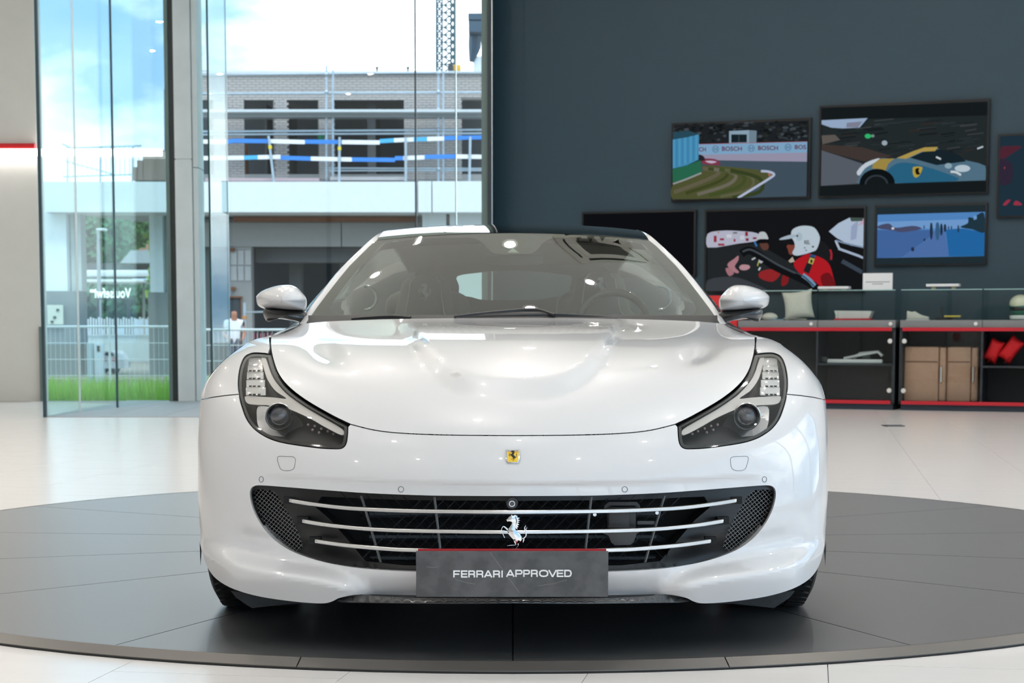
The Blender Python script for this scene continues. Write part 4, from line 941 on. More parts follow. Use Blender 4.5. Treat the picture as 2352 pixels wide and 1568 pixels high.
# badge
bx = lambda a, b, d: surf(np.array([a]), np.array([b]), d)[0]
bq = [(-16, 1032), (16, 1032), (16.5, 1040), (16, 1056), (13, 1063), (-13, 1063), (-16, 1056), (-16.5, 1040)]
BD = MB().prism(bq, bx, -0.004, 0.002).build('badge', m_bright, CAR, bevel=0.0008, label='small yellow rectangular badge with chrome rim')
bq2 = [(p[0] * .80, 1047.5 + (p[1] - 1047.5) * .84) for p in bq]
MB().prism(bq2, bx, -0.0052, -0.003).build('badge_field', mat('badge_yellow', (0.85, 0.55, 0.0), 0.25, coat=1.0), BD)
hb = lambda a, b, d: bx((a - 560) / 17.5 * .95, 1046 + (b - 1200) / 18.0 * .92, d)
horse(hb, -0.0060, -0.0050).build('badge_horse', m_gloss, BD)
for k, c_ in enumerate(((0.02, 0.25, 0.08), (0.8, 0.8, 0.8), (0.6, 0.02, 0.02))):
    MB().prism([(-12, 1034.2 + k), (12, 1034.2 + k), (12, 1035.1 + k), (-12, 1035.1 + k)], bx, -0.0058, -0.005).build('badge_stripe', mat('badge_stripe_%d' % k, c_, 0.4), BD)
# ---- splitter
SPL = [(0, 1374), (120, 1373), (222, 1372.5), (300, 1369), (345, 1366), (372, 1368.5), (398, 1376.5), (405, 1380), (385, 1383), (330, 1384), (240, 1385.5), (120, 1386), (0, 1385)]
def spf(u, v, off=0.0):
    P = surf(u, v, 0); yc = 0.055 + 0.12 * (np.abs(u) / 405) ** 2.2 - 0.03 * sst((v - 1366) / 18) + off; a = u / F; b = (PY - v) / F; t = (Y0 + yc) / (CT + b * ST)
    return np.stack([a * t, Y0 + yc, ZC + (-ST + b * CT) * t], -1)
def spn(u, v):
    e = .4; n = np.cross(spf(u, v + e) - spf(u, v - e), spf(u + e, v) - spf(u - e, v)); return n / np.linalg.norm(n, axis=-1, keepdims=True)
m_carbon = mat('carbon_fibre', (0.05, 0.05, 0.052), 0.25, coat=0.6, var=0.5, scale=240)
panel('splitter', mir(crom(SPL, 3)), m_carbon, CAR, pfn=spf, nfn=spn, gap=0, rim=0.03, vstep=2.5, step=4, label='carbon fibre splitter lip')
# ---- licence plate
pa_, pb_ = at(956, 1370, Y0), at(1397, 1265, Y0)
PLT = MB().box(pa_[0], pb_[0], Y0 - 0.004, Y0 + 0.004, pa_[2], pb_[2]).build('licence_plate', mat('plate_charcoal', (0.062, 0.062, 0.065), 0.42, var=0.18, scale=22, col2=(0.10, 0.10, 0.105)), CAR, bevel=0.001, seg=1, label='dark grey dealer plate with white lettering')
q = MB(); q.box(pa_[0] + 0.005, pb_[0] - 0.005, Y0 + 0.004, Y0 + 0.014, pa_[2] + 0.01, pb_[2] + 0.0045); q.build('plate_holder', mat('holder_red', (0.45, 0.004, 0.012), 0.35), PLT)
fnP = lambda a, b, d: at(a, b, Y0 - 0.0045) + np.array([0, d, 0])
LET = {'F': [[(0, 0), (0, 1), (1, 1)], [(0, .48), (.85, .48)]], 'E': [[(1, 0), (0, 0), (0, 1), (1, 1)], [(0, .5), (.92, .5)]], 'I': [[(.5, 0), (.5, 1)]], 'A': [[(0, 0), (.46, 1), (.54, 1), (1, 0)], [(.18, .26), (.82, .26)]],
       'P': [[(0, 0), (0, 1), (.75, 1), (.93, .93), (1, .72), (.93, .5), (.75, .42), (0, .42)]], 'R': [[(0, 0), (0, 1), (.75, 1), (.93, .93), (.98, .74), (.93, .55), (.75, .46), (0, .46)], [(.72, .46), (.92, .38), (.97, .22), (.97, 0)]],
       'O': [[(.5, 1), (.78, .95), (.96, .78), (1, .5), (.96, .22), (.78, .05), (.5, 0), (.22, .05), (.04, .22), (0, .5), (.04, .78), (.22, .95), (.5, 1)]], 'V': [[(0, 1), (.46, 0), (.54, 0), (1, 1)]], 'D': [[(0, 0), (0, 1), (.62, 1), (.88, .88), (1, .5), (.88, .12), (.62, 0), (0, 0)]]}
q = MB(); kk = 0
for word, y1, edges in (('FERRARI', 422, [(503, 566), (590, 648), (672, 735), (762, 827), (850, 926), (951, 1015), (1038, 1052)]), ('APPROVED', 415, [(1098, 1176), (1201, 1268), (1290, 1352), (1377, 1440), (1468, 1558), (1574, 1652), (1668, 1730), (1752, 1822)])):
    for ch, (x0, x1) in zip(word, edges):
        for st in LET[ch]:
            pts = [np.array([940 + (x0 + (x1 - x0) * a) / 4.9, 1240 + (y1 - 8 - 66 * b) / 4.9]) for a, b in st]; wd = 3.3; kk += 1
            for a, b in zip(pts[:-1], pts[1:]):       # straight pieces overlapping at the corners
                d_ = (b - a) / max(np.linalg.norm(b - a), 1e-6); n_ = np.array([-d_[1], d_[0]]) * wd / 2; a2, b2 = a - d_ * wd * .38, b + d_ * wd * .38
                q.flat([tuple(a2 + n_), tuple(b2 + n_), tuple(b2 - n_), tuple(a2 - n_)], fnP, -0.0003 - 0.000002 * (kk % 7)); kk += 1
q.build('plate_lettering', mat('plate_white', (0.85, 0.86, 0.88), 0.4), PLT, fixn=False)
q = MB()
for a, b in (((1125, 1268), (1193, 1361)), ((1045, 1330), (1092, 1341)), ((980, 1301), (1006, 1301)), ((1235, 1345), (1302, 1331))):
    q.tube([fnP(a[0], a[1], -0.0002), fnP((a[0] + b[0]) / 2 + 2, (a[1] + b[1]) / 2 + 2, -0.0002), fnP(b[0], b[1], -0.0002)], 0.00035, 3)
q.build('scratch', mat('scratch_grey', (0.3, 0.3, 0.3), 0.5), PLT)
# ---- headlights
g_lamp = glass('headlight_cover_glass', (0.97, 0.97, 0.97), 1.42, 1.1)
m_house = mat('headlight_black', (0.018, 0.018, 0.019), 0.35, var=0.1)
m_drl = mat('light_guide', (0.55, 0.53, 0.50), 0.35, var=0.03)
m_refl = mat('reflector_grey', (0.48, 0.49, 0.50), 0.28, metal=0.9)
m_lensg = mat('projector_lens', (0.05, 0.05, 0.06), 0.03, coat=1.0, spec=0.8)
m_cryst = mat('led_crystal', (0.62, 0.62, 0.60), 0.12, coat=0.6, var=0.1, scale=40)
DRL = [(612, 909), (615, 918), (607, 927), (585, 929.5), (559, 931), (515, 939), (467, 960), (432, 980), (393, 999), (391, 986), (432, 961), (467, 941), (500, 919), (521, 903), (545, 876), (556, 856), (563, 835), (570, 818), (577, 822), (573, 842), (566, 866), (556, 884), (543, 899), (520, 915), (545, 913), (575, 911)]
hin = [np.array((376.5, 978))] + list(HLO) + [np.array((559, 812))] + crom([(556, 812), (553, 826), (543, 856), (521, 887), (481, 919), (421, 954), (380, 975.5)], 4)[1:]
for s in (1, -1):
    fl2 = (lambda p: [np.array([s * q[0], q[1]]) for q in p])
    H = panel('headlight', fl2(hin), m_house, CAR, off=0.115, rim=0, gap=-1.0, vstep=12, tstep=.05)
    # side wall of the lamp bowl
    ol = inset(dens(fl2(hin), 5), 0.8); q = MB(); rows = [[pc_(p[0], p[1], o_) for p in list(ol) + [ol[0]]] for o_ in (0.002, 0.117)]; q.grid(rows); q.build('lamp_bowl', m_house, H, smooth=50)
    # black bezel band round the rim
    panel('bezel', fl2(hin), m_gloss, H, holes=[inset(dens(fl2(hin), 5), 9)], off=0.010, rim=0.01, gap=1.0, vstep=5, step=5)
    panel('daylight_strip', fl2(crom(DRL, 3, True)), m_drl, H, off=0.022, rim=0.012, gap=0, vstep=5, step=4)
    ycL = pc_(537, 956, 0.052)[1]
    RF = [(585, 934), (588, 958), (583, 982), (562, 998), (520, 1003), (486, 1005), (477, 996), (484, 972), (497, 955), (520, 944), (555, 935)]
    panel('reflector', fl2(crom(RF, 3, True)), m_refl, H, off=lambda u, v: np.maximum(0.010, ycL - surf(u, v)[:, 1] - 0.010 * (((np.abs(u) - 537) / 55) ** 2 + ((v - 957) / 55) ** 2)), rim=0.004, gap=0, vstep=5, step=5)
    c = pc_(s * 537, 956, 0.034)
    MB().lathe([(0.0345, 0.03), (0.0375, 0.0), (0.0395, -0.006), (0.0375, -0.009), (0.035, -0.004), (0.034, 0.004), (0.0325, -0.004), (0.031, 0.0), (0.031, 0.03)], c, (0, 1, 0), n=40).build('projector_ring', m_chrome, H, smooth=30)
    MB().lathe([(0, -0.012), (0.010, -0.011), (0.020, -0.007), (0.027, 0.0), (0.0305, 0.010)], c, (0, 1, 0), n=32).build('projector_lens', m_lensg, H, smooth=60)
    for k, (v0, v1, ui, uo) in enumerate(((822, 850, 574, 608), (838, 853.5, 575, 610), (854, 871, 573, 612), (872, 889, 570, 613), (889, 908, 568, 614))):
        P4 = [pc_(s * a, b, 0.022 - 0.0015 * k) for a, b in ((ui, v0), (uo, v0), (uo, v1), (ui, v1))]; q = MB()
        q.add(P4 + [p + [0, 0.018, 0] for p in P4], [(0, 1, 2, 3), (7, 6, 5, 4), (0, 4, 5, 1), (1, 5, 6, 2), (2, 6, 7, 3), (3, 7, 4, 0)])
        q.build('indicator_led', m_cryst, H, bevel=0.0025, seg=2)
        if k:
            for uu in (583, 594, 603):
                a = pc_(s * uu, v1 - 2.5, 0.019 - 0.0015 * k); MB().box(a[0] - 0.004, a[0] + 0.004, a[1] - 0.002, a[1] + 0.004, a[2] - 0.0022, a[2] + 0.0018).build('led_chip', m_dark, H)
    for (uu, vv) in ((470, 975), (455, 978), (440, 984), (425, 990), (412, 996), (460, 987), (445, 993)):
        MB().ball(pc_(s * uu, vv, 0.05), (0.004, 0.004, 0.004), 10, 6).build('marker_led', mat('led_pink', (0.30, 0.22, 0.23), 0.3), H, smooth=60)
    panel('cover_glass', fl2(hin), g_lamp, H, off=0.001, rim=0, gap=2.0)

# dark backing so the shut lines read dark
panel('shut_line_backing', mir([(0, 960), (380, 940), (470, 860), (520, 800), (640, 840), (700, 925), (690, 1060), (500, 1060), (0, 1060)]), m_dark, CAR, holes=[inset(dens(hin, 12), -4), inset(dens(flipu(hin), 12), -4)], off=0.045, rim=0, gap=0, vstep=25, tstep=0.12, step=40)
# ================================================================== CAR: greenhouse, sides, wheels, cabin
def car(x, yc, z): return np.array([x, Y0 + yc, z])
# ---- windscreen surface: rows v with edge half width
WSE = np.array([(525, 292), (536, 300), (550, 312), (580, 345), (610, 375), (640, 400), (672, 425), (705, 450), (739, 473), (760, 488)], float)
WST = [(0, 534), (60, 534.5), (120, 536.5), (180, 540), (240, 544), (285, 548.5), (312, 551)]
def wsf(u, v, off=0.0):
    u = np.asarray(u, float); v = np.asarray(v, float); e = np.interp(v, WSE[:, 0], WSE[:, 1]); f = np.clip(np.abs(u) / e, 0, 1.15)
    k = (745 - v) / (745 - 533); yc = 1.60 + 0.62 * k + 0.18 * k * k + (0.17 + 0.03 * (1 - k)) * f ** 2.3 + off
    a = u / F; b = (PY - v) / F; t = (Y0 + yc) / (CT + b * ST); return np.stack([a * t, Y0 + yc, ZC + (-ST + b * CT) * t], -1)
def wsn(u, v):
    e = .6; n = np.cross(wsf(u, v + e) - wsf(u, v - e), wsf(u + e, v) - wsf(u - e, v)); return n / np.linalg.norm(n, axis=-1, keepdims=True)
g_ws = glass('windscreen_glass', (0.76, 0.85, 0.77), 1.5, 2.1)
wso = crom(WST, 3) + [np.array(p) for p in ((330, 565), (345, 580), (375, 610), (400, 640), (425, 672), (450, 705), (473, 739), (477, 745))] + [np.array((0, 745))]
WS = panel('windscreen', mir(wso), g_ws, CAR, pfn=wsf, nfn=wsn, rim=0, gap=0, vstep=9, tstep=.04)
clear = crom([(0, 584), (30, 583.5), (45, 581), (58, 572), (70, 558), (85, 549), (105, 545.5), (180, 548), (250, 552), (288, 556), (302, 563)], 3) + crom([(318, 580), (345, 607), (372, 638), (398, 672), (415, 697), (421, 709), (416, 719), (402, 722)], 3) + [np.array((0, 722))]
panel('windscreen_frit', mir(wso), mat('frit_black', (0.012, 0.012, 0.011), 0.6), WS, holes=[mir(clear)], pfn=wsf, nfn=wsn, off=0.006, rim=0, gap=0.5, vstep=9, tstep=.05)
# ---- A pillars running into the roof rails
PIN = np.array([(477, 745), (450, 706), (425, 673), (400, 641), (375, 611), (345, 581), (312, 551), (296, 540), (280, 533)], float)
POUT = np.array([(494, 749), (466, 706), (440, 671), (413, 636), (387, 607), (356, 577), (322, 546), (302, 534.5), (284, 529)], float)
PYC = [1.80, 1.95, 2.06, 2.17, 2.27, 2.38, 2.52, 2.68, 2.95]
RAILX = []
for s in (1, -1):
    rows = []
    for (a, b, y) in zip(crom(PIN, 3), crom(POUT, 3), np.interp(np.linspace(0, 8, 25), range(9), PYC)):
        A = at(CX + s * a[0], a[1], Y0 + y - 0.012); B = at(CX + s * b[0], b[1], Y0 + y + 0.03); M_ = (A + B) / 2 + np.array([s * 0.004, -0.012, 0.006])
        C_ = B + np.array([-s * 0.004, 0.05, -0.012])
        rows.append([A + np.array([0, 0.012, -0.012]), A, A * .6 + M_ * .4, M_, B * .6 + M_ * .4, B, C_])
    e = rows[-1]
    for dy, dx, dz_ in ((0.35, -0.004, -0.002), (0.75, -0.012, -0.018), (1.15, -0.03, -0.05), (1.5, -0.05, -0.13), (1.75, -0.07, -0.27)):
        rows.append([p + np.array([s * dx, dy, dz_]) for p in e])
    MB().grid(rows).build('windscreen_pillar', m_paint, CAR, smooth=60)
    RAILX.append(rows)
# ---- roof (dark glass panel)
m_roof = mat('roof_black_glass', (0.010, 0.012, 0.012), 0.04, coat=1.0, spec=0.7)
rows = []; us = np.linspace(-1, 1, 33)
RTOP = [(0, 516.6), (80, 517.2), (150, 519), (220, 523.5), (262, 527.5), (284, 530)]
def rt(u): return np.interp(abs(u), [p[0] for p in RTOP], [p[1] for p in RTOP])
front = [wsf(np.array([f * 312]), np.array([np.interp(abs(f * 312), [p[0] for p in WST], [p[1] for p in WST])]), -0.003)[0] for f in us]
crest = [at(CX + f * 284, rt(f * 284), Y0 + 2.95) for f in us]
for k in np.linspace(0, 1, 9):
    row = []
    for A, B in zip(front, crest):
        zc = A[2] + (B[2] - A[2]) * (1 - (1 - k) ** 1.9); row.append(np.array([A[0] + (B[0] - A[0]) * k, A[1] + (B[1] - A[1]) * k, zc]))
    rows.append(row)
for dy, dz_ in ((0.2, 0.002), (0.45, -0.006), (0.75, -0.022), (1.15, -0.060), (1.36, -0.085)): rows.append([p + np.array([0, dy, dz_]) for p in crest])
MB().grid(rows).build('roof_panel', m_roof, CAR, smooth=60)
hd = [[p + np.array([0, 0.02, -0.05]) for p in r] for r in rows[1:]]
MB().grid(hd).build('headliner', mat('headliner_grey', (0.13, 0.14, 0.125), 0.9), CAR, smooth=60)
# ---- body sides
sv = np.linspace(1300, 741.5, 60); sp3 = surf(tb_(T_um, sv) * 0.9999, sv); szs = sp3[:, 2]; sxs = sp3[:, 0]; sys_ = sp3[:, 1] - Y0
def sidef(y, z, off=0.0):
    W_ = np.interp(y, [.5, .93, 1.4, 2.2, 3, 3.6, 4.1, 4.6, 4.88], [.93, .972, .955, .93, .945, .985, .985, .93, .78])
    P_z = np.interp(z - Z0, [.05, .12, .25, .45, .6, .75, .85, .95, 1.02], [.90, .93, .97, 1.0, 1.0, .975, .93, .86, .82])
    xs_ = np.interp(z, szs, sxs); ys_ = np.interp(z, szs, sys_); w = np.exp(-np.clip((y - ys_) / 0.38, 0, 9) ** 2)
    y = np.maximum(y, ys_); x = xs_ * w + W_ * P_z * (1 - w) - off; return np.stack([x, Y0 + y, z], -1)
def siden(y, z):
    e = .004; n = np.cross(sidef(y + e, z) - sidef(y - e, z), sidef(y, z + e) - sidef(y, z - e)); return n / np.linalg.norm(n, axis=-1, keepdims=True)
def sidepanel(name, outline, s, m_):
    ol = dens(np.array(outline, float), 0.05); lo = ol.min(0); hi = ol.max(0)
    g = np.array([(a, b) for a in np.arange(lo[0] + .03, hi[0], .06) for b in np.arange(lo[1] + .03, hi[1], .05)]).reshape(-1, 2); g = g[inpoly(g, ol)]
    d = np.array([np.min(np.hypot(*(ol - p).T)) for p in g]) if len(g) else np.array([]); g = g[d > 0.02] if len(g) else g
    vo, eo, fo, *_ = delaunay_2d_cdt([Vector(p) for p in list(ol) + list(g)], [(i, (i + 1) % len(ol)) for i in range(len(ol))], [], 0, 1e-7)
    V = np.array([p[:] for p in vo]); Fc = np.array([f for f in fo if len(f) == 3]); Fc = Fc[inpoly(V[Fc].mean(1), ol)]
    P = sidef(V[:, 0], V[:, 1]); P[:, 0] *= s
    if s < 0: Fc = Fc[:, ::-1]
    q = MB(); q.add(P, [tuple(f) for f in Fc]); q.build(name, m_, CAR, smooth=60, fixn=False)
ZA = Z0 + 0.3475; RA = 0.378
def arc(cy, a0, a1, n=16): return [(cy + RA * math.cos(t), ZA + RA * math.sin(t)) for t in np.linspace(a0, a1, n)]
FW, RW = 0.945, 3.935
front_edge = [(sys_[i], szs[i]) for i in range(0, 60, 2)]
fr = [p for p in front_edge if p[1] > ZA + 0.02 or True]
Q1 = front_edge + [(1.72, Z0 + 0.885), (1.72, Z0 + 0.13), (FW + RA * .82, Z0 + 0.13)] + arc(FW, -0.55, math.pi + 0.35, 22)
for s in (1, -1):
    sidepanel('side_wing', Q1, s, m_paint)
    sidepanel('door', [(1.726, Z0 + .13), (1.726, Z0 + .888), (2.3, Z0 + .90), (3.0, Z0 + .915), (3.08, Z0 + .6), (2.98, Z0 + .13)], s, m_paint)
    sidepanel('rear_wing', [(2.986, Z0 + .13), (3.086, Z0 + .6), (3.006, Z0 + .915), (3.7, Z0 + .935), (4.3, Z0 + .935), (4.75, Z0 + .90), (4.86, Z0 + .75), (4.87, Z0 + .45), (4.75, Z0 + .22)] + [(RW + RA * .93, Z0 + .2)] + arc(RW, -0.38, math.pi + 0.55, 22), s, m_paint)
# side windows and rear deck glass
g_side = glass('side_window_glass', (0.66, 0.72, 0.68), 1.5)
for s, rr in zip((1, -1), RAILX):
    top = [r[6] for r in rr[2:]]; rows = []; shl = []
    for p in top:
        y = p[1] - Y0; zb = Z0 + np.interp(y, [1.7, 2.3, 3.0, 3.7, 4.3, 4.75], [.885, .90, .915, .935, .935, .90]); b = sidef(np.array([y]), np.array([zb]))[0]; sh = b.copy(); sh[0] *= s; sh[2] -= .01; b[0] = s * min(b[0], 482 / F * (Y0 + y) * .99); shl.append([sh, (sh + b) / 2 + np.array([0, 0, .008]), b])
        if b[2] > p[2]: b = p.copy()
        rows.append([b + (p - b) * t + np.array([s * 0.03 * math.sin(math.pi * t), 0, 0]) for t in np.linspace(0, 1, 5)])
    MB().grid(rows).build('side_window', g_side, CAR, smooth=60); MB().grid(shl).build('shoulder', m_paint, CAR, smooth=60)
ra, rbk = RAILX[0], RAILX[1]
xr = ra[-4][0][0]
rw = [[np.array([x * (1 - .12 * k), Y0 + 4.28 + .48 * k, 1.235 - .26 * k + (.02 * (1 - (x / .46) ** 2))]) for x in np.linspace(-.44, .44, 9)] for k in np.linspace(0, 1, 4)]
MB().grid(rw).build('rear_window', glass('rear_glass', (0.78, 0.86, 0.84), 1.45), CAR, smooth=60)
# interior frame round the rear window opening
RWP = [(-128, 634), (-80, 626), (-20, 621), (50, 623), (105, 629), (134, 634), (130, 660), (126, 676), (80, 684), (40, 689), (-60, 689), (-95, 682), (-122, 676), (-124, 655)]
fr_ = [(-205, 604), (-120, 598), (120, 598), (205, 604), (300, 735), (-300, 735)]
def rwf(u, v, off=0.0):
    a = np.asarray(u, float) / F; b = (PY - np.asarray(v, float)) / F; t = (Y0 + 4.2 + off) / (CT + b * ST); return np.stack([a * t, np.full_like(a, Y0 + 4.2) + off, ZC + (-ST + b * CT) * t], -1)
m_cab = mat('cabin_charcoal', (0.075, 0.08, 0.072), 0.8)
panel('cabin_rear_trim', fr_, m_cab, CAR, holes=[crom([np.array(p, float) for p in RWP], 3, True)], pfn=rwf, nfn=lambda u, v: np.tile(np.array([0., -1, 0]), (len(u), 1)), rim=0.02, gap=0, vstep=20, tstep=.1, step=15)
# ---- rear body closing, floor pan, engine bay shield, wheel housings
MB().box(-.74, .74, Y0 + 4.84, Y0 + 4.9, Z0 + .22, Z0 + .92).build('tail_panel', m_paint, CAR, bevel=.02)
for s in (1, -1): MB().lathe([(0, .02), (.07, .02), (.075, 0), (.075, -.02)], car(s * .55, 4.9, Z0 + .7), (0, 1, 0), n=20).build('tail_lamp', mat('tail_lamp_red', (.4, .01, .01), .2, coat=1), CAR, smooth=40)
MB().box(-.66, .66, Y0 + .25, Y0 + 4.7, Z0 + .13, Z0 + .16).build('floor_pan', m_blackp, CAR)
MB().box(-.88, .88, Y0 + 1.45, Y0 + 3.45, Z0 + .12, Z0 + .17).build('sill_pan', m_blackp, CAR)
MB().box(-.5, .5, Y0 + .5, Y0 + .53, Z0 + .15, Z0 + .45).build('bay_shield', m_dark, CAR)
for s in (1, -1):
    for cy in (FW, RW):
        MB().box(s * .62 - .01, s * .62 + .01, Y0 + cy - .36, Y0 + cy + .36, Z0 + .15, Z0 + .60).build('wheel_housing', m_dark, CAR)
        q = MB(); ro = [[(s * x, Y0 + cy + (RA + .012) * math.cos(t), ZA + (RA + .012) * math.sin(t)) for x in (.62, .91)] for t in np.linspace(-0.3, math.pi + .3, 20)]; q.grid(ro).build('arch_liner', m_dark, CAR, smooth=60)
    # deflector ahead of each front tyre (scuffed plastic)
    pts = [(1178 - 648, 1357), (1178 - 636, 1372), (1178 - 600, 1396), (1178 - 505, 1386), (1178 - 420, 1386), (1178 - 420, 1375)]
    q = MB(); q.prism([(CX - s * (CX - a), b) for a, b in pts], lambda a, b, d: at(a, b, Y0 + .42) + np.array([0, d, 0]), 0, .03); q.build('tyre_deflector', mat('scuffed_plastic', (.05, .055, .06), .7, var=.6, scale=30), CAR)
# ---- wheels
m_rimm = mat('wheel_rim_grey', (.30, .30, .31), .3, metal=.9)
W0 = None
for s in (1, -1):
    for cy in (FW, RW):
        cx_ = s * (.797 if cy == FW else .80); hw = .127 if cy == FW else .145
        prof = [(.262, -hw + .02), (.285, -hw + .003), (.312, -hw), (.332, -hw + .012), (.340, -hw + .03)]
        for g_ in (-.45, -.15, .15, .45):
            x = g_ * hw * 1.4; prof += [(.3448, x - .007), (.3365, x - .005), (.3365, x + .005), (.3448, x + .007)]
        prof += [(.340, hw - .03), (.332, hw - .012), (.312, hw), (.285, hw - .003), (.262, hw - .02)]
        q = MB(); q.lathe(prof, car(cx_, cy, ZA), (1, 0, 0), n=72)
        T = q.build('wheel', m_rubber, CAR, smooth=35)
        # tread sipes: raised rubber blocks
        q = MB(); nb = 60
        for k in range(nb):
            t = 2 * math.pi * (k + .5) / nb
            for x0, x1, sh in ((-.80, -.38, .06), (-.32, -.02, -.05), (.02, .32, .05), (.38, .80, -.06)):
                vs = []
                for r in (.340, .3468):
                    for (xx, tt) in ((x0, t - .044 + sh), (x1, t - .044), (x1, t + .030), (x0, t + .030 + sh)):
                        vs.append((cx_ + xx * hw * 1.05, Y0 + cy + r * math.cos(tt), ZA + r * math.sin(tt)))
                q.add(vs, [(4, 5, 6, 7), (0, 1, 5, 4), (1, 2, 6, 5), (2, 3, 7, 6), (3, 0, 4, 7)])
        q.build('tread_blocks', m_rubber, T, kind='stuff')
        q = MB().lathe([(.262, -hw + .02), (.25, -hw + .03), (.24, -.02 * s), (.25, hw - .03), (.262, hw - .02)], car(cx_, cy, ZA), (1, 0, 0), n=48); q.build('rim_barrel', m_rimm, T, smooth=40)
        xo = cx_ + s * (hw - .03)
        for k in range(5):
            a = 2 * math.pi * k / 5
            for d in (-.12, .12):
                MB().tube([(xo, Y0 + cy + .05 * math.cos(a), ZA + .05 * math.sin(a)), (xo + s * .01, Y0 + cy + .15 * math.cos(a + d * .6), ZA + .15 * math.sin(a + d * .6)), (xo, Y0 + cy + .25 * math.cos(a + d), ZA + .25 * math.sin(a + d))], .014, 6).build('spoke', m_rimm, T, smooth=50)
        MB().lathe([(0, s * .02), (.04, s * .018), (.06, 0), (.06, -s * .05)], (xo, Y0 + cy, ZA), (1, 0, 0), n=20).build('hub', m_rimm, T, smooth=40)
        MB().lathe([(.17, -.012), (.18, -.012), (.18, .012), (.17, .012)], (cx_ - s * .03, Y0 + cy, ZA), (1, 0, 0), n=32).build('brake_disc', m_chrome, T, smooth=40)
# ---- door mirrors
MO = [(588.5, 686), (589.5, 679), (601, 668.5), (617, 661.5), (636.5, 656), (655, 654), (670, 655), (682, 660.5), (693, 671), (702, 682), (705, 692), (704, 705), (699, 713), (675, 713.5), (652, 712), (630, 710.5), (611, 709.5), (599, 706), (591, 699)]
YM = 1.88
for s in (1, -1):
    oc = crom([(s * (CX - p[0]), p[1]) for p in MO], 3, True); cen = np.array([s * 530.0, 690.0]); ne = len(oc); q = MB(); rows = []
    for sc_, yo in ((0.02, -.098), (.2, -.096), (.4, -.088), (.58, -.074), (.74, -.054), (.86, -.032), (.94, -.012), (.985, .008), (1.0, .03), (.995, .06), (.97, .075), (.0, .075)):
        row = []
        for p in oc:
            d = (p - cen) * sc_; x, y = cen + d
            k = 0.0
            if y > 688: k = .018 * sst((y - 688) / 8) * sc_            # shoulder line across the shell
            row.append(at(CX + x, y, Y0 + YM + yo + k + .05 * (abs(x) - 530) / 60 * (1 if abs(x) > 530 else .3)))
        rows.append(row + [row[0]])
    q.grid(rows); M_ = q.build('door_mirror', m_paint, CAR, smooth=50, label='white door mirror on gloss black arm')
    ap = crom([(s * (CX - a), b) for a, b in ((604, 713), (612, 709.5), (640, 711), (670, 713), (695, 713.5), (712, 722), (716, 742), (697, 741), (670, 736), (642, 732), (628, 733), (616, 739), (607, 729))], 3, True)
    q = MB(); rows = []
    cen = np.array([s * 518.0, 724.0])
    for sc_, yo in ((.02, -.05), (.45, -.046), (.8, -.03), (1, .0), (1, .05), (.02, .06)):
        rows.append([at(CX + cen[0] + (p[0] - cen[0]) * sc_, cen[1] + (p[1] - cen[1]) * sc_, Y0 + YM + .02 + yo) for p in oc[:0] + ap] ); rows[-1].append(rows[-1][0])
    q.grid(rows).build('mirror_arm', m_gloss, M_, smooth=50)
# ---- wipers and cowl
m_wip = mat('wiper_black', (.02, .02, .022), .45)
WP = lambda u, v, o_=-.025: wsf(np.array([float(u)]), np.array([float(v)]), o_)[0]
for pts in ([(-370, 733), (-330, 729.5), (-280, 727), (-235, 730)], [(-135, 727.5), (-60, 719), (0, 713.5), (30, 711.5), (60, 712.5), (95, 724)]):
    w_ = MB().tube([WP(*p) for p in crom(pts, 4)], .007, 6).build('wiper', m_wip, CAR, smooth=50)
    MB().tube([WP(p[0], p[1] + 4, -.012) for p in crom(pts, 4)], .004, 5).build('wiper_blade', m_dark, w_)
q = MB(); rows = [[wsf(np.array([u]), np.array([v]), o_)[0] for u in np.linspace(-470, 470, 25)] for v, o_ in ((724, -.008), (729, -.02), (740, -.03), (752, -.05))]
q.grid(rows).build('cowl_panel', mat('cowl_black', (.012, .012, .013), .6), CAR, smooth=60)
cw = [(-130, 726), (-60, 719), (20, 715), (60, 715), (110, 720), (240, 727), (240, 731), (-130, 731)]
MB().prism(cw, lambda a, b, d: WP(a, b, d), -.03, -.012).build('wiper_cover', m_wip, CAR, bevel=.002)
# ---- cabin
q = MB(); rows = [[car(x, y, z + .02 * math.exp(-((x - .36) / .2) ** 2) * k) for x in np.linspace(-.74, .74, 17)] for (y, z, k) in ((1.75, .885, 0), (1.95, .905, .3), (2.15, .915, 1), (2.3, .905, 1.5), (2.38, .86, 1), (2.4, .6, 0))]
q.grid(rows).build('dashboard', mat('dash_black', (.055, .058, .052), .7, bump=.05, scale=80), CAR, smooth=60)
m_lea = mat('seat_leather', (.075, .08, .074), .5); m_stitch = mat('seat_stitch', (.4, .4, .38), .7); m_emb = mat('seat_embroidery', (.42, .44, .42), .7)
sw = MB(); c = at(1409, 748, Y0 + 2.42); R_ = .195 * .72
sw.tube([c + np.array([R_ * math.cos(t), .05 * math.sin(t) * .8, R_ * math.sin(t) * .95]) for t in np.linspace(0, 2 * math.pi, 33)[:-1]], .0155, 8, closed=True)
SW = sw.build('steering_wheel', mat('wheel_leather', (.03, .03, .03), .3, coat=.3), CAR, smooth=60)
MB().ball(c, (.055, .03, .045), 16, 10).build('horn_pad', m_lea, SW, smooth=60)
for t in (0.05, math.pi - .05, -math.pi / 2): MB().tube([c, c + np.array([R_ * math.cos(t), 0, R_ * math.sin(t)])], .012, 6).build('wheel_spoke', m_lea, SW, smooth=50)
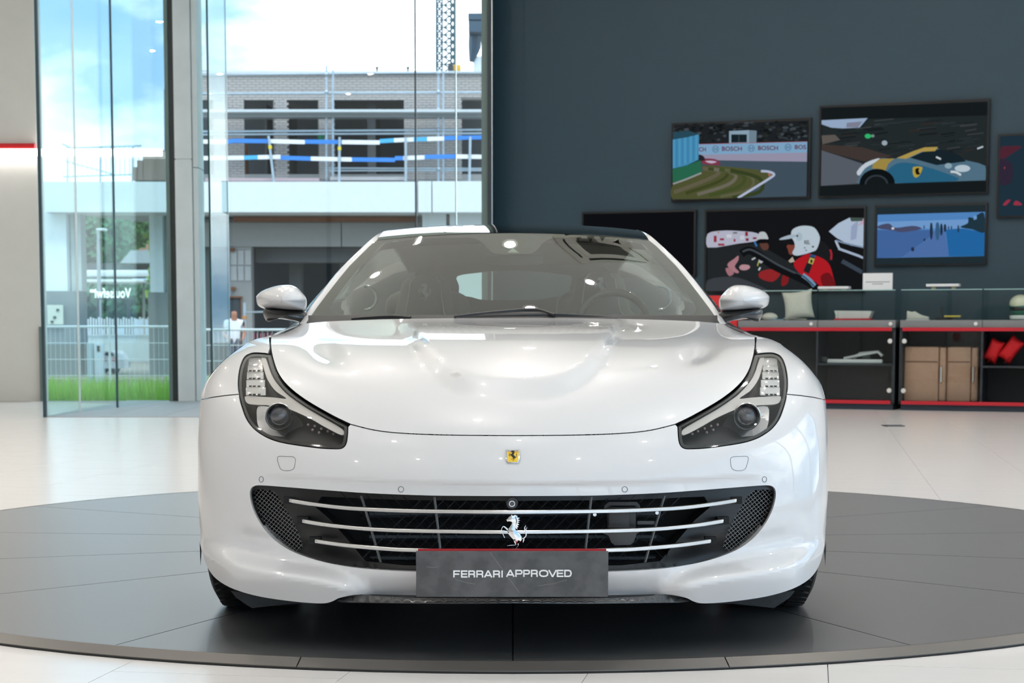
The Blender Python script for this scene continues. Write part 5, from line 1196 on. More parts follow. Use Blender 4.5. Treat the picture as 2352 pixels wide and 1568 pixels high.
for s, pxc, yc in ((-1, 977, 2.95), (1, 1378, 2.88)):
    cxs = at(pxc, 680, Y0 + yc)[0]; ztop = at(pxc, 632 if s < 0 else 624, Y0 + yc)[2]
    prof = [(ztop, .02), (ztop - .006, .07), (ztop - .03, .10), (ztop - .10, .115), (ztop - .16, .13), (ztop - .22, .20), (ztop - .32, .25), (ztop - .6, .25)]
    rows = []
    for z, hw in prof: rows.append([car(cxs + hw * math.cos(t), yc + .05 - .065 * math.sin(t) - (ztop - z) * .25, z) for t in np.linspace(0, math.pi, 13)])
    ST_ = MB().grid(rows).build('seat', m_lea, CAR, smooth=60)
    for sx in (-1, 1): MB().tube([car(cxs + sx * hw * .62, yc + .05 - .065 - (ztop - z) * .25 + .008, z) for z, hw in prof[1:]], .0022, 4).build('stitching', m_stitch, ST_)
    sc2 = .075 / 480; y_ = yc - .02 - .035
    horse(lambda a, b, d: car(cxs + (a - 560) * sc2, y_ - .012 + d, at(pxc, 671 if s < 0 else 657, Y0 + yc)[2] - (b - 1195) * sc2), 0, .003).build('embroidered_horse', m_emb, ST_)
    MB().box(cxs - .24, cxs + .24, Y0 + yc - .5, Y0 + yc + .05, Z0 + .3, Z0 + .48).build('seat_cushion', m_lea, ST_, bevel=.05)
    rx = s * .36
for s in (-1, 1):
    MB().tube([car(s * .62 + .045 * math.cos(t), 2.9, at(CX + s * 330, 684, Y0 + 2.9)[2] + .05 * math.sin(t)) for t in np.linspace(-1.7, 1.7, 14)], .006, 6).build('grab_trim', m_chrome, CAR, smooth=50)
    MB().ball(car(s * .40, 3.75, .98), (.20, .10, .10), 16, 10, p=.7).build('rear_seat', m_lea, CAR, smooth=60)
mq = crom([(1118, 588), (1135, 585), (1215, 585), (1246, 586), (1247, 596), (1240, 606), (1170, 607), (1124, 605)], 3, True)
RM = MB().prism([tuple(p) for p in mq], lambda a, b, d: at(a, b, Y0 + 2.45) + np.array([0, d, 0]), 0, .03).build('interior_mirror', mat('mirror_grey', (.05, .055, .055), .3), CAR, bevel=.006)
q = MB(); q.prism([(1165, 580), (1178, 569), (1192, 580)], lambda a, b, d: WP(a - CX, b, .0045 + d), 0, .004); q.build('rain_sensor', mat('sensor_silver', (.30, .31, .29), .4), WS)
q = MB(); q.box(-.02, .02, Y0 + 2.40, Y0 + 2.47, at(1178, 586, Y0 + 2.45)[2], at(1178, 560, Y0 + 2.45)[2]); q.build('mirror_stem', m_cab, RM)
# ================================================================== CEILING AIR CONDITIONER (mirrored in the windscreen)
def refl(px, py):
    u = np.array([px - CX]); v = np.array([py], float); P = wsf(u, v)[0]; n = wsn(u, v)[0]; d = P - C0; d /= np.linalg.norm(d)
    r = d - 2 * np.dot(d, n) * n; return P + r * ((RH - P[2]) / r[2])
ac = [refl(*p) for p in ((1305, 560), (1485, 580), (1478, 606), (1300, 588))]
acc = sum(ac) / 4; ex = ac[1] - ac[0]; ex[2] = 0; aw = float(np.linalg.norm(ex)); aang = math.atan2(ex[1], ex[0])
ey = (ac[0] + ac[1] - ac[2] - ac[3]) / 2; ah = float(abs(np.dot(ey, [-math.sin(aang), math.cos(aang), 0])))
print('AC', acc, aw, ah, math.degrees(aang))
aw = min(max(aw, .8), 2.2); ah = min(max(ah, .6), 1.6)
XA = Matrix.Translation(Vector((acc[0], acc[1], RH))) @ Matrix.Rotation(aang, 4, 'Z')
A_ = thing('ceiling_air_conditioner', 'cream ceiling air conditioner cassette mirrored in the windscreen', 'air conditioner', (acc[0], acc[1], RH))
m_cream = mat('cassette_cream', (.72, .70, .62), .5)
MB().box(-aw / 2, aw / 2, -ah / 2, ah / 2, -.04, 0).build('fascia', m_cream, A_, xf=XA, bevel=.012)
MB().box(-aw * .36, aw * .36, -ah * .30, ah * .30, -.052, -.04).build('intake_panel', m_cream, A_, xf=XA, bevel=.005)
MB().box(-aw * .28, aw * .28, -ah * .24, ah * .24, -.054, -.052).build('intake_recess', m_dark, A_, xf=XA)
for k in range(9):
    y = -ah * .22 + k * ah * .44 / 8; MB().box(-aw * .28, aw * .28, y - .008, y + .008, -.06, -.054).build('intake_slat', mat('slat_grey', (.16, .15, .13), .5), A_, xf=XA)
for s in (-1, 1):
    MB().box(s * aw * .42 - .02, s * aw * .42 + .02, -ah * .3, ah * .3, -.046, -.04).build('air_slot', m_dark, A_, xf=XA)
    MB().box(-aw * .36, aw * .36, s * ah * .40 - .02, s * ah * .40 + .02, -.046, -.04).build('air_slot', m_dark, A_, xf=XA)
# ceiling: downlights and air-conditioning cassette
m_lamp = emis('downlight_glow', (1.0, 0.93, 0.86), 520.0); m_ring = mat('white_lamp_ring', (0.8, 0.8, 0.78), 0.4)
d0 = None
spots = [tuple(refl(*p)[:2]) for p in ((862, 632), (1170, 562), (965, 553), (1425, 557), (1355, 648))]
for i in range(5):
    for j in range(6):
        q_ = (-7.2 + i * 3.3 + (0.8 if j % 2 else 0), 0.5 + j * 3.4)
        if all(math.hypot(q_[0] - a, q_[1] - b) > 1.3 for a, b in spots) and math.hypot(q_[0] - acc[0], q_[1] - acc[1]) > 1.6: spots.append(q_)
for k in (0,):
    for (x, y) in spots:
        r = thing('ceiling_downlight', 'round recessed downlight set in the showroom ceiling', 'downlight', (x, y, RH), 'recessed ceiling downlights')
        if d0 is None:
            d0 = (MB().lathe([(0.062, -0.004), (0.10, -0.02), (0.105, 0)], (0, 0, 0)).build('lamp_ring', m_ring, None, smooth=40), MB().lathe([(0.0, -0.012), (0.062, -0.008)], (0, 0, 0)).build('lamp_lens', m_lamp, None))
            pr = d0
        else: pr = tuple(o.copy() for o in d0)
        for o in pr:
            if o.name not in COL.objects: COL.objects.link(o)
            o.parent = r
# ================================================================== SCREENS
m_bez = mat('screen_bezel', (.004, .004, .005), .6); m_scr = mat('screen_off_black', (.008, .008, .010), .12, coat=.3)
SE = 0.46
def tv(label, pxs, letter, shapes, crop, group='wall screens', bg='#15181b'):
    """pxs: left, right, ytl, ybl, ytr, ybr in the photograph"""
    l, r, tl, bl, tr, br = pxs
    s0 = np.mean([onw(l, tl)[0], onw(l, bl)[0]]); s1 = np.mean([onw(r, tr)[0], onw(r, br)[0]])
    zt = np.mean([onw(l, tl)[1], onw(r, tr)[1]]); zb = np.mean([onw(l, bl)[1], onw(r, br)[1]])
    P = Lw((s0 + s1) / 2, WD - .03, zb); t = thing('wall_screen', label, 'screen', tuple(P), group)
    MB().box(s0, s1, WD - .06, WD + .0, zb, zt).build('casing', m_bez, t, xf=XW, bevel=.004)
    bz = .022
    MB().box(s0 + bz, s1 - bz, WD - .062, WD - .059, zb + bz, zt - bz).build('panel', m_scr, t, xf=XW)
    if not shapes: return
    a0, a1, b0, b1 = s0 + bz, s1 - bz, zb + bz, zt - bz
    ox, oy, sc_ = crop
    def fn(a, b, d):
        px, py = ox + a / sc_, oy + b / sc_; s, z = onw(px, py, WD - .063)
        return Lw(min(max(s, a0), a1), WD - .063 - d, min(max(z, b0), b1))
    q = MB(); mats = []; names = {}
    def mi(c):
        if c not in names: names[c] = len(mats); mats.append(emis('screen_' + c[1:], c, SE))
        return names[c]
    d = 0.0
    for sh in shapes:
        d += .0004
        if sh[0] == 't': text_to(q, sh[2], sh[3], sh[4], sh[5], sh[6], fn, d, .02, mi(sh[1]))
        elif sh[0] == 'e':
            _, c, cx_, cy_, rx, ry = sh; q.flat([(cx_ + rx * math.cos(k * .2618), cy_ + ry * math.sin(k * .2618)) for k in range(24)], fn, d, mi(c))
        elif sh[0] == 'l': q.flat([tuple(x) for x in ribbon([np.array(p, float) for p in sh[2]], [sh[3]] * len(sh[2]))], fn, d, mi(sh[1]))
        elif sh[0] == 's':      # soft closed shape
            q.flat([tuple(x) for x in crom([np.array(p, float) for p in sh[2]], 3, True)], fn, d, mi(sh[1]))
        else: q.flat(sh[2], fn, d, mi(sh[1]))
    q.build('picture', mats, t, fixn=False)
# 1: race track
rg = random.Random(5); T1 = [('p', '#24292d', [(70, 110), (2270, 50), (2260, 1310), (70, 1350)])]
for k in range(170):
    x = rg.uniform(80, 2250); y = rg.uniform(80, 390); w_ = rg.uniform(14, 55); T1.append(('e', rg.choice(['#3a4248', '#1b1f22', '#4b555c', '#2d3331', '#171a1b']), x, y, w_, rg.uniform(10, 24)))
T1 += [('p', '#9db8cc', [(985, 230), (1310, 215), (1310, 425), (985, 430)]), ('p', '#1d2a30', [(1020, 285), (1275, 285), (1275, 415), (1020, 420)]), ('p', '#7f97a6', [(1310, 215), (1435, 225), (1430, 420), (1310, 425)]), ('l', '#4b6068', [(1145, 285), (1145, 415)], 10),
       ('p', '#b34d50', [(490, 440), (2270, 398), (2270, 408), (490, 450)]), ('p', '#8fbbe0', [(490, 448), (2275, 405), (2275, 585), (490, 615)]), ('p', '#a9a6c0', [(500, 615), (2270, 580), (2265, 735), (820, 708), (560, 700)]),
       ('p', '#4a5c6a', [(530, 708), (2265, 730), (2260, 1310), (1100, 1335), (530, 900)])]
for k in range(3):
    x0 = (870, 1460, 2060)[k]; y0 = (555, 543, 528)[k]; T1.append(('t', '#6b2430', 'BOSCH' if k < 2 else 'BOS', x0, x0 + (325 if k < 2 else 185), y0, y0 - 72))
    cx_, cy_ = ((765, 525), (1350, 512), (1950, 495))[k]; T1 += [('e', '#5c86a3', cx_, cy_, 55, 58), ('e', '#8fbbe0', cx_, cy_, 44, 47), ('l', '#5c86a3', [(cx_ - 22, cy_ - 30), (cx_ - 22, cy_ + 30)], 12), ('l', '#5c86a3', [(cx_ + 22, cy_ - 30), (cx_ + 22, cy_ + 30)], 12), ('l', '#5c86a3', [(cx_ - 22, cy_), (cx_ + 22, cy_)], 12)]
T1 += [('t', '#6b2430', 'CH', 495, 610, 565, 495), ('s', '#5b5f3a', [(70, 1110), (540, 900), (545, 800), (900, 805), (1500, 870), (1720, 930), (1700, 985), (1400, 1170), (1110, 1340), (70, 1345)])]
for k, (c, w_) in enumerate((('#6f6a55', 60), ('#47502b', 50), ('#7a7868', 55), ('#4d5a30', 60), ('#6a6d50', 45), ('#3f4b2a', 60))):
    T1.append(('l', c, [(560 + 90 * k, 840 + 6 * k), (830 + 130 * k, 890 + 22 * k), (640 + 170 * k, 1020 + 40 * k), (90 + 190 * k, 1230 + 18 * k)], w_))
T1 += [('l', '#c9d4ee', [(1510, 885), (1640, 895), (1725, 940), (1640, 1010), (1400, 1160), (1130, 1325)], 38), ('p', '#b57b68', [(1620, 915), (1690, 930), (1640, 980)]),
       ('p', '#4f9fce', [(70, 370), (300, 335), (500, 285), (490, 700), (300, 790), (70, 845)])]
for k in range(9): T1.append(('l', ['#67b3dd', '#3f88b8'][k % 2], [(90 + k * 46, 375 - k * 10), (90 + k * 46, 830 - k * 16)], 14))
T1 += [('p', '#2f5566', [(75, 250), (340, 230), (490, 280), (300, 335), (75, 365)]), ('p', '#2f7558', [(70, 850), (300, 795), (530, 705), (540, 905), (300, 1010), (70, 1075)]), ('l', '#a9adb0', [(75, 1095), (300, 1015), (540, 915)], 26),
       ('s', '#8e3f55', [(545, 700), (600, 680), (760, 690), (830, 735), (830, 790), (600, 775), (545, 750)]), ('s', '#d7c6df', [(600, 725), (700, 715), (790, 735), (700, 760)]), ('s', '#2c2a33', [(500, 620), (570, 640), (600, 700), (520, 715)])]
tv('wall screen showing a race track corner with blue white banner', (1545, 1864, 283, 464, 273, 458), '', T1, (1540, 270, 7.127))
# 2: silver blue car driving
T2 = [('p', '#1b2224', [(30, 95), (2310, 20), (2290, 1265), (20, 1325)]), ('p', '#2a3234', [(45, 270), (1150, 240), (2290, 205), (2280, 1085), (40, 1160)])]
for k in range(70):
    x = rg.uniform(300, 2200); y = rg.uniform(270, 760); T2.append(('l', rg.choice(['#343c40', '#1d2426', '#454a4c', '#232b30', '#3a3230']), [(x - rg.uniform(60, 160), y + 12), (x + rg.uniform(60, 160), y - 14)], rg.uniform(8, 22)))
T2 += [('p', '#a9c2e2', [(48, 275), (670, 245), (560, 375), (330, 385), (180, 375), (50, 330)]), ('p', '#8f93a8', [(390, 310), (600, 290), (540, 375), (380, 370)]), ('p', '#6b6460', [(48, 480), (230, 470), (300, 540), (60, 600)]), ('p', '#4a403c', [(48, 600), (600, 640), (1000, 760), (620, 830), (48, 680)]),
       ('p', '#646b76', [(48, 680), (300, 760), (600, 860), (560, 1130), (40, 1160)]),
       ('s', '#5d8096', [(560, 1050), (620, 900), (820, 790), (1060, 790), (1300, 690), (1600, 650), (1900, 790), (2260, 890), (2260, 1085), (1040, 1125), (560, 1130)]), ('p', '#1c2b33', [(1240, 780), (1420, 700), (1640, 665), (1900, 740), (2000, 830), (1600, 880)]),
       ('s', '#d9e6f2', [(525, 970), (640, 850), (830, 785), (760, 850), (640, 920), (560, 1020)]), ('p', '#b29a4e', [(740, 870), (830, 795), (1030, 790), (950, 860), (905, 965), (820, 930), (730, 925)]), ('p', '#c3a95a', [(1060, 785), (1290, 690), (1440, 640), (1620, 635), (1580, 690), (1400, 700), (1190, 795)]),
       ('s', '#2f6f92', [(920, 1000), (1060, 860), (1300, 860), (1700, 980), (1880, 1090), (1060, 1120)]), ('e', '#12181b', 800, 1130, 240, 200), ('e', '#3a444c', 790, 1140, 160, 130), ('e', '#1a2022', 790, 1150, 140, 118), ('p', '#1b2224', [(30, 1160), (2280, 1085), (2290, 1265), (20, 1325)]),
       ('e', '#cfe2ee', 1950, 925, 105, 48), ('e', '#9fbccb', 1760, 890, 50, 38), ('l', '#e4eef4', [(1790, 970), (1860, 975), (1930, 1015)], 30), ('l', '#dfe9f0', [(1595, 770), (1660, 800)], 24), ('l', '#cfdde6', [(2150, 660), (2230, 630)], 22), ('e', '#35d07c', 675, 490, 42, 32), ('e', '#7fa39c', 740, 487, 24, 20), ('e', '#aebfcb', 900, 582, 38, 34),
       ('s', '#c9b04a', [(1290, 905), (1405, 905), (1400, 960), (1370, 1020), (1320, 1050), (1285, 1010), (1280, 950)]), ('s', '#1b1a12', [(1320, 930), (1365, 920), (1360, 965), (1380, 1000), (1335, 1010), (1315, 970)])]
tv('largest wall screen showing a silver blue car with yellow stripe', (1883, 2273, 245, 456, 227, 445), '', T2, (1880, 230, 5.88))
# 3: dark screen
tv('switched-off black wall screen behind the car roof', (1340, 1601, 487, 640, 483, 634), '', [('p', '#131418', [(0, 0), (270, 0), (270, 170), (0, 170)])], (1338, 482, 1.0))
# 4: two helmeted drivers in a cockpit
T4 = [('p', '#1a1b1e', [(40, 70), (2290, 40), (2290, 1230), (40, 1260)]), ('p', '#2a2e31', [(60, 600), (760, 540), (1200, 800), (1700, 1200), (60, 1260)]), ('s', '#454a50', [(60, 1060), (400, 1010), (700, 1100), (900, 1240), (60, 1260)]),
      ('s', '#c9cce0', [(62, 410), (250, 365), (500, 368), (760, 400), (770, 500), (500, 545), (62, 600)])]
for (c, x, y, w_, h_) in (('#a8334a', 150, 480, 40, 90), ('#a8334a', 235, 485, 60, 30), ('#b23a50', 210, 560, 90, 30), ('#e6e9f4', 330, 440, 70, 50), ('#6a6f60', 420, 395, 60, 20), ('#9d2f45', 590, 410, 40, 60), ('#8f2a3d', 600, 490, 40, 40), ('#dfe4f2', 520, 460, 60, 60), ('#a8334a', 430, 500, 26, 40), ('#8e2436', 700, 470, 50, 26), ('#c87d32', 205, 388, 22, 18)):
    T4.append(('p', c, [(x, y - h_ / 2), (x + w_, y - h_ / 2), (x + w_, y + h_ / 2), (x, y + h_ / 2)]))
T4 += [('p', '#c5d7ee', [(1765, 375), (1900, 260), (2060, 180), (2265, 185), (2265, 590), (2080, 575), (1880, 470)]), ('p', '#d9b7d0', [(2170, 300), (2265, 190), (2265, 270)]), ('p', '#a9b9d8', [(2080, 300), (2180, 215), (2150, 480), (2070, 500)]), ('p', '#4f6058', [(2060, 180), (2265, 185), (2230, 230), (2080, 235)]), ('l', '#c8d6ea', [(1860, 500), (1900, 590), (1920, 625)], 30), ('l', '#b9cbe2', [(1900, 615), (2260, 745)], 34), ('l', '#8fa5c0', [(1870, 505), (2080, 560), (2260, 600)], 22), ('l', '#43505e', [(1950, 790), (2240, 950)], 60),
       ('s', '#cfd6da', [(775, 430), (800, 385), (870, 385), (910, 450), (905, 490), (775, 500)]), ('s', '#6b463c', [(795, 530), (860, 520), (920, 560), (915, 620), (860, 640), (815, 600)]), ('s', '#16171a', [(770, 490), (910, 485), (915, 530), (790, 540)]), ('l', '#3b82c0', [(725, 520), (755, 585)], 26),
       ('s', '#222326', [(1600, 480), (1760, 590), (1810, 700), (1800, 800), (1500, 700)]), ('l', '#c0303c', [(1785, 630), (1803, 690), (1797, 770)], 26),
       ('s', '#c5222c', [(1270, 830), (1400, 720), (1500, 690), (1690, 760), (1780, 850), (1830, 1020), (1860, 1180), (1700, 1200), (1400, 1000)]), ('s', '#7d1c22', [(1650, 1010), (1780, 960), (1870, 1180), (1720, 1200)]), ('s', '#a32d31', [(800, 945), (950, 905), (1090, 960), (980, 1080), (800, 1030)]), ('s', '#8f2529', [(1120, 990), (1200, 1000), (1190, 1100), (1130, 1140), (1100, 1120)]), ('s', '#8c4a3d', [(1175, 580), (1230, 545), (1290, 560), (1270, 690), (1215, 695), (1190, 620)]),
       ('s', '#1c1d20', [(1090, 495), (1260, 490), (1290, 560), (1180, 555)]), ('s', '#cfe0ec', [(1250, 360), (1330, 310), (1440, 295), (1560, 320), (1630, 420), (1640, 500), (1600, 620), (1540, 660), (1330, 715), (1255, 680), (1290, 600), (1280, 520), (1240, 450)]), ('s', '#b9cbd9', [(1085, 495), (1100, 465), (1240, 420), (1330, 430), (1260, 470)]), ('e', '#bcd0de', 1350, 450, 45, 60), ('e', '#20242a', 1325, 438, 14, 14), ('t', '#2b3138', 'REL', 1425, 1505, 555, 500), ('e', '#2b3138', 1545, 590, 16, 12), ('e', '#3f6f86', 1430, 605, 10, 10), ('e', '#3f6f86', 1450, 640, 10, 10),
       ('p', '#23272b', [(1510, 700), (1580, 720), (1490, 970), (1410, 930)]), ('p', '#c9c06a', [(1505, 740), (1570, 760), (1540, 840), (1475, 815)]), ('p', '#2c5e8e', [(1515, 695), (1585, 712), (1572, 745), (1505, 728)]), ('s', '#1a1a1a', [(1515, 770), (1540, 780), (1530, 820), (1510, 810)]), ('p', '#cabfae', [(1200, 790), (1260, 730), (1290, 800), (1230, 815)]),
       ('l', '#16181b', [(540, 690), (640, 640), (760, 690), (1000, 860), (1300, 1000), (1520, 1110), (1620, 1200)], 110), ('l', '#4e565d', [(560, 660), (660, 630), (800, 690), (1050, 840), (1300, 960)], 26), ('l', '#7ea8cc', [(1400, 985), (1500, 1060), (1570, 1140)], 60), ('l', '#3d4a56', [(1300, 950), (1420, 1010), (1560, 1140)], 20),
       ('s', '#c08a92', [(500, 715), (440, 760), (350, 830), (380, 900), (470, 960), (510, 940), (450, 870), (500, 780)]), ('s', '#b57f88', [(320, 900), (380, 890), (440, 960), (370, 1000)]), ('s', '#cf9fa8', [(515, 870), (560, 840), (650, 850), (660, 890), (600, 920), (530, 910)]), ('l', '#d9dde0', [(690, 770), (740, 745)], 20), ('p', '#c9d0d4', [(785, 770), (850, 800), (820, 825), (785, 810)]), ('l', '#c8c85a', [(770, 860), (785, 800)], 14), ('l', '#d9e6ec', [(785, 920), (810, 880)], 22)]
tv('wide wall screen showing a white-helmeted driver in red behind a steering wheel', (1621, 1990, 482, 675, 474, 668), '', T4, (1615, 470, 6.109))
# 5: blue promenade
T5 = [('p', '#27363d', [(80, 90), (1800, 40), (1790, 990), (70, 1020)]), ('p', '#5d97da', [(105, 220), (1760, 175), (1755, 855), (95, 885)]), ('p', '#7fb0ea', [(105, 330), (1500, 290), (1480, 430), (105, 440)]), ('p', '#4c74b4', [(100, 455), (920, 455), (920, 560), (480, 870), (95, 885)]), ('p', '#2a74b8', [(1150, 455), (1400, 430), (1755, 490), (1752, 855), (1200, 860)]), ('p', '#5a80bf', [(480, 872), (930, 560), (960, 470), (1140, 470), (1200, 860)]),
      ('s', '#54597a', [(110, 430), (130, 385), (280, 355), (380, 420), (640, 390), (760, 415), (760, 445), (480, 490), (330, 460)]), ('s', '#263f4c', [(1370, 410), (1490, 350), (1500, 260), (1580, 270), (1640, 220), (1740, 200), (1750, 490), (1560, 445)]), ('p', '#7fb0ea', [(1580, 230), (1630, 240), (1625, 290), (1580, 300)]), ('e', '#e6e9f0', 340, 430, 22, 20)]
for (x, y0, y1, w_, c) in ((930, 355, 590, 44, '#2b3a4c'), (1025, 350, 600, 64, '#3f6a94'), (1085, 365, 530, 40, '#25344a'), (1140, 370, 480, 40, '#2a3a4e'), (1345, 385, 490, 26, '#2a3f58'), (1195, 395, 450, 20, '#3a5470'), (1240, 395, 450, 20, '#3a5470'), (820, 385, 440, 20, '#4a5f84')):
    T5.append(('s', c, [(x - w_ * .3, y0), (x + w_ * .3, y0), (x + w_ * .55, (y0 + y1) / 2), (x + w_ * .25, y1), (x - w_ * .25, y1), (x - w_ * .5, (y0 + y1) / 2)]))
T5 += [('e', '#2a3c55', 645, 750, 26, 34), ('e', '#2a3c55', 825, 605, 16, 20)]
tv('small wall screen showing a blue seaside promenade with walkers', (2010, 2268, 473, 613, 466, 608), '', T5, (2000, 460, 6.682))
# 6: red glow at frame edge
T6 = [('p', '#243a48', [(370, 210), (1600, 160), (1600, 1400), (350, 1420)]), ('s', '#5a2c3c', [(385, 385), (520, 360), (700, 370), (560, 470), (380, 570)]), ('s', '#382f42', [(375, 560), (560, 640), (540, 900), (420, 950), (370, 900)]), ('s', '#a83a52', [(415, 1240), (480, 1170), (530, 1175), (460, 1250)]), ('s', '#a83a52', [(575, 1245), (610, 1180), (690, 1220), (690, 1248)]), ('e', '#c04a4a', 440, 690, 8, 16)]
tv('wall screen cut by the frame edge with dim red glow', (2292, 2520, 308, 498, 303, 500), '', T6, (2240, 280, 6.533))
# ================================================================== DISPLAY CABINETS
m_cabd = mat('cabinet_graphite', (.020, .026, .034), .4); m_cabi = mat('cabinet_inside_black', (.010, .012, .015), .6); m_red = mat('cabinet_red', (.55, .004, .022), .35, coat=.3); m_grb = mat('cabinet_grey_band', (.20, .21, .22), .45, var=.08)
m_plin = mat('plinth_navy', (.018, .032, .052), .5); m_knob = mat('clear_knob', (.75, .75, .73), .2, coat=.6)
g_cab = glass('cabinet_glass', (.955, .985, .98), 1.5, .45)
zf = lambda py, px=2000: onw(px, py, 0)[1]
sf = lambda px, py=850: onw(px, py, 0)[0]
ZP, ZR0, ZR1, ZR2, ZR3, ZG, ZT = zf(927), zf(927), zf(919), zf(760), zf(752), zf(735), zf(667)
TK = .03
def cabinet(label, s0, s1, divs, open_bays, shelf):
    t = thing('display_cabinet', label, 'cabinet', tuple(Lw((s0 + s1) / 2, CD / 2, 0)), 'display cabinets')
    B = lambda *a: MB().box(*a)
    B(s0 + .02, s1 - .02, .03, CD, 0, ZR0).build('plinth', m_plin, t, xf=XW)
    B(s0, s1, 0, CD, ZR0, ZR0 + TK).build('bottom_board', m_cabd, t, xf=XW); B(s0, s1, CD - .02, CD, ZR0, ZR3).build('back_board', m_cabi, t, xf=XW)
    for a in (s0, s1 - TK): B(a, a + TK, 0, CD, ZR0, ZR3).build('side_board', m_cabd, t, xf=XW)
    B(s0, s1, 0, CD, ZR2, ZR3).build('top_board', m_cabd, t, xf=XW)
    B(s0 + .03, s1 - .04, -.012, 0, ZR0, ZR1).build('red_strip', m_red, t, xf=XW); B(s0 + .03, s1 - .04, -.012, 0, ZR2, ZR3).build('red_strip', m_red, t, xf=XW)
    ed = [s0] + divs + [s1]
    for i in range(len(ed) - 1):
        B(ed[i] + .003, ed[i + 1] - .003, -.004, CD, ZR3, ZG).build('drawer_front', m_grb, t, xf=XW, bevel=.002)
        a, b = ed[i] + .008, ed[i + 1] - .008
        B(a, b, .002, .008, ZG, ZT).build('glass_front', g_cab, t, xf=XW); B(a, b, .002, CD - .02, ZT, ZT + .008).build('glass_top', g_cab, t, xf=XW)
        B(a, a + .006, .008, CD - .02, ZG, ZT).build('glass_side', g_cab, t, xf=XW); B(b - .006, b, .008, CD - .02, ZG, ZT).build('glass_side', g_cab, t, xf=XW)
        B(a, b, -.001, .003, ZT, ZT + .009).build('glass_edge', g_edge2, t, xf=XW)
        if i not in open_bays:
            B(a + .01, b - .01, -.006, .0, ZR1 + .005, ZR2 - .005).build('glass_door', g_cab, t, xf=XW)
            hinge = a + .03 if i else b - .03
            kx = (b - .045) if (i == 1 or len(ed) == 2) else a + .045
            for z in (zf(783), zf(896)):
                P = Vector((kx, -.012, z)); MB().lathe([(0, -.02), (.02, -.018), (.027, -.006), (.02, .006), (.01, .012)], P, (0, 1, 0), n=16).build('knob', m_knob, t, xf=XW, smooth=50)
            MB().lathe([(0, -.014), (.018, -.012), (.022, 0), (.022, .01)], Vector((kx if i else b - .06, -.006, (ZR3 + ZG) / 2)), (0, 1, 0), n=14).build('lock', m_knob, t, xf=XW, smooth=50)
        if i: B(ed[i] - .012, ed[i] + .012, .0, CD, ZR0, ZR2).build('divider', m_cabd, t, xf=XW)
    for (a, b, z) in shelf: B(a, b, .01, CD - .02, z - .02, z).build('shelf', m_cabd, t, xf=XW)
    return t
sA0, sA1, sA2 = sf(1694), sf(1876), sf(2055); sB0, sB1, sB2, sB3 = sf(2065), sf(2254), sf(2352), sf(2450)
cabinet('long display cabinet with white belts on its shelf beside the car', sA0, sA2, [sA1], [], [(sA1, sA2, zf(835))])
cabinet('display cabinet with brown suitcases and red cushions at right', sB0, sB3, [sB1], [1], [(sB1, sB3, zf(838))])
# red counter behind the mirror
s0, s1 = sf(1606), sf(1690); t = thing('red_counter', 'bright red counter panel behind the right mirror', 'counter', tuple(Lw((s0 + s1) / 2, .2, 0)))
MB().box(s0, s1, .05, .45, 0, zf(676)).build('counter_body', mat('counter_red', (.62, .002, .006), .35), t, xf=XW, bevel=.004)
q = MB(); fnC = lambda a, b, d: Lw(onw(a, b, .05)[0], .049, onw(a, b, .05)[1]); text_to(q, 'NGE', 1666, 1677, 741, 735, fnC, 0, .02); q.build('lettering', mat('counter_white', (.8, .8, .8), .5), t, fixn=False)
# ---- things in and on the cabinets (local wall frame)
def S(px, py, m=.2): return onw(px, py, m)
def lt(name, label, cat, px, py, m, group=None):
    s, z = S(px, py, m); return thing(name, label, cat, tuple(Lw(s, m, z)), group), s, z
def pillow(mb, c, r, tilt, yaw=0.0):
    n = 12; R = Matrix.Rotation(yaw, 3, 'Z') @ Matrix.Rotation(tilt, 3, 'Y'); vs = []
    for sg in (1, -1):
        for i in range(n + 1):
            for j in range(n + 1):
                a = -1 + 2 * i / n; b = -1 + 2 * j / n; pin = 1 - .10 * (1 - a * a) * abs(b) - .0
                th = (max(0, (1 - a ** 4) * (1 - b ** 4))) ** .5
                p = R @ Vector((a * r[0] * (1 - .12 * (1 - b * b)), sg * r[1] * th, b * r[2] * (1 - .12 * (1 - a * a)))); vs.append(tuple(Vector(c) + p))
    m = n + 1; fs = []
    for i in range(n):
        for j in range(n):
            k = i * m + j; fs.append((k, k + 1, k + m + 1, k + m)); k += m * m; fs.append((k, k + m, k + m + 1, k + 1))
    mb.add(vs, fs); return mb
m_linen = mat('cream_linen', (.66, .63, .56), .8, var=.08, bump=.1, scale=30)
t, s, z = lt('cushion', 'cream square cushion inside the glass display nearest the mirror', 'cushion', 1833, 735, .22)
pillow(MB(), (s, .22, ZG + .17), (.17, .055, .16), -.12).build('cushion_cover', m_linen, t, xf=XW, smooth=60)
MB().tube([(s - .16, .2, ZG + .02), (s + .10, .2, ZG + .012)], .006, 5).build('piping', mat('cream_piping', (.5, .47, .4), .8), t, xf=XW)
t, s, z = lt('knitted_cap', 'pale rounded cap lying beside the cream cushion', 'cap', 1768, 735, .2)
MB().ball((s, .2, ZG + .035), (.09, .08, .05), 16, 10).build('cap_crown', m_linen, t, xf=XW, smooth=60); MB().box(s - .02, s + .16, .14, .22, ZG + .001, ZG + .012).build('cap_peak', mat('blue_peak', (.25, .42, .55), .6), t, xf=XW, bevel=.004)
t, s, z = lt('gift_box', 'open white box with red base inside glass display', 'box', 1962, 735, .2)
MB().box(s - .20, s + .19, .1, .34, ZG, ZG + .02).build('box_base', m_red, t, xf=XW); q = MB(); q.prism([(-.18, .02), (.17, .02), (.20, .10), (-.21, .105)], lambda a, b, d: (s + a, d, ZG + b), .14, .32); q.build('box_tray', mat('box_white', (.62, .62, .60), .6), t, xf=XW)
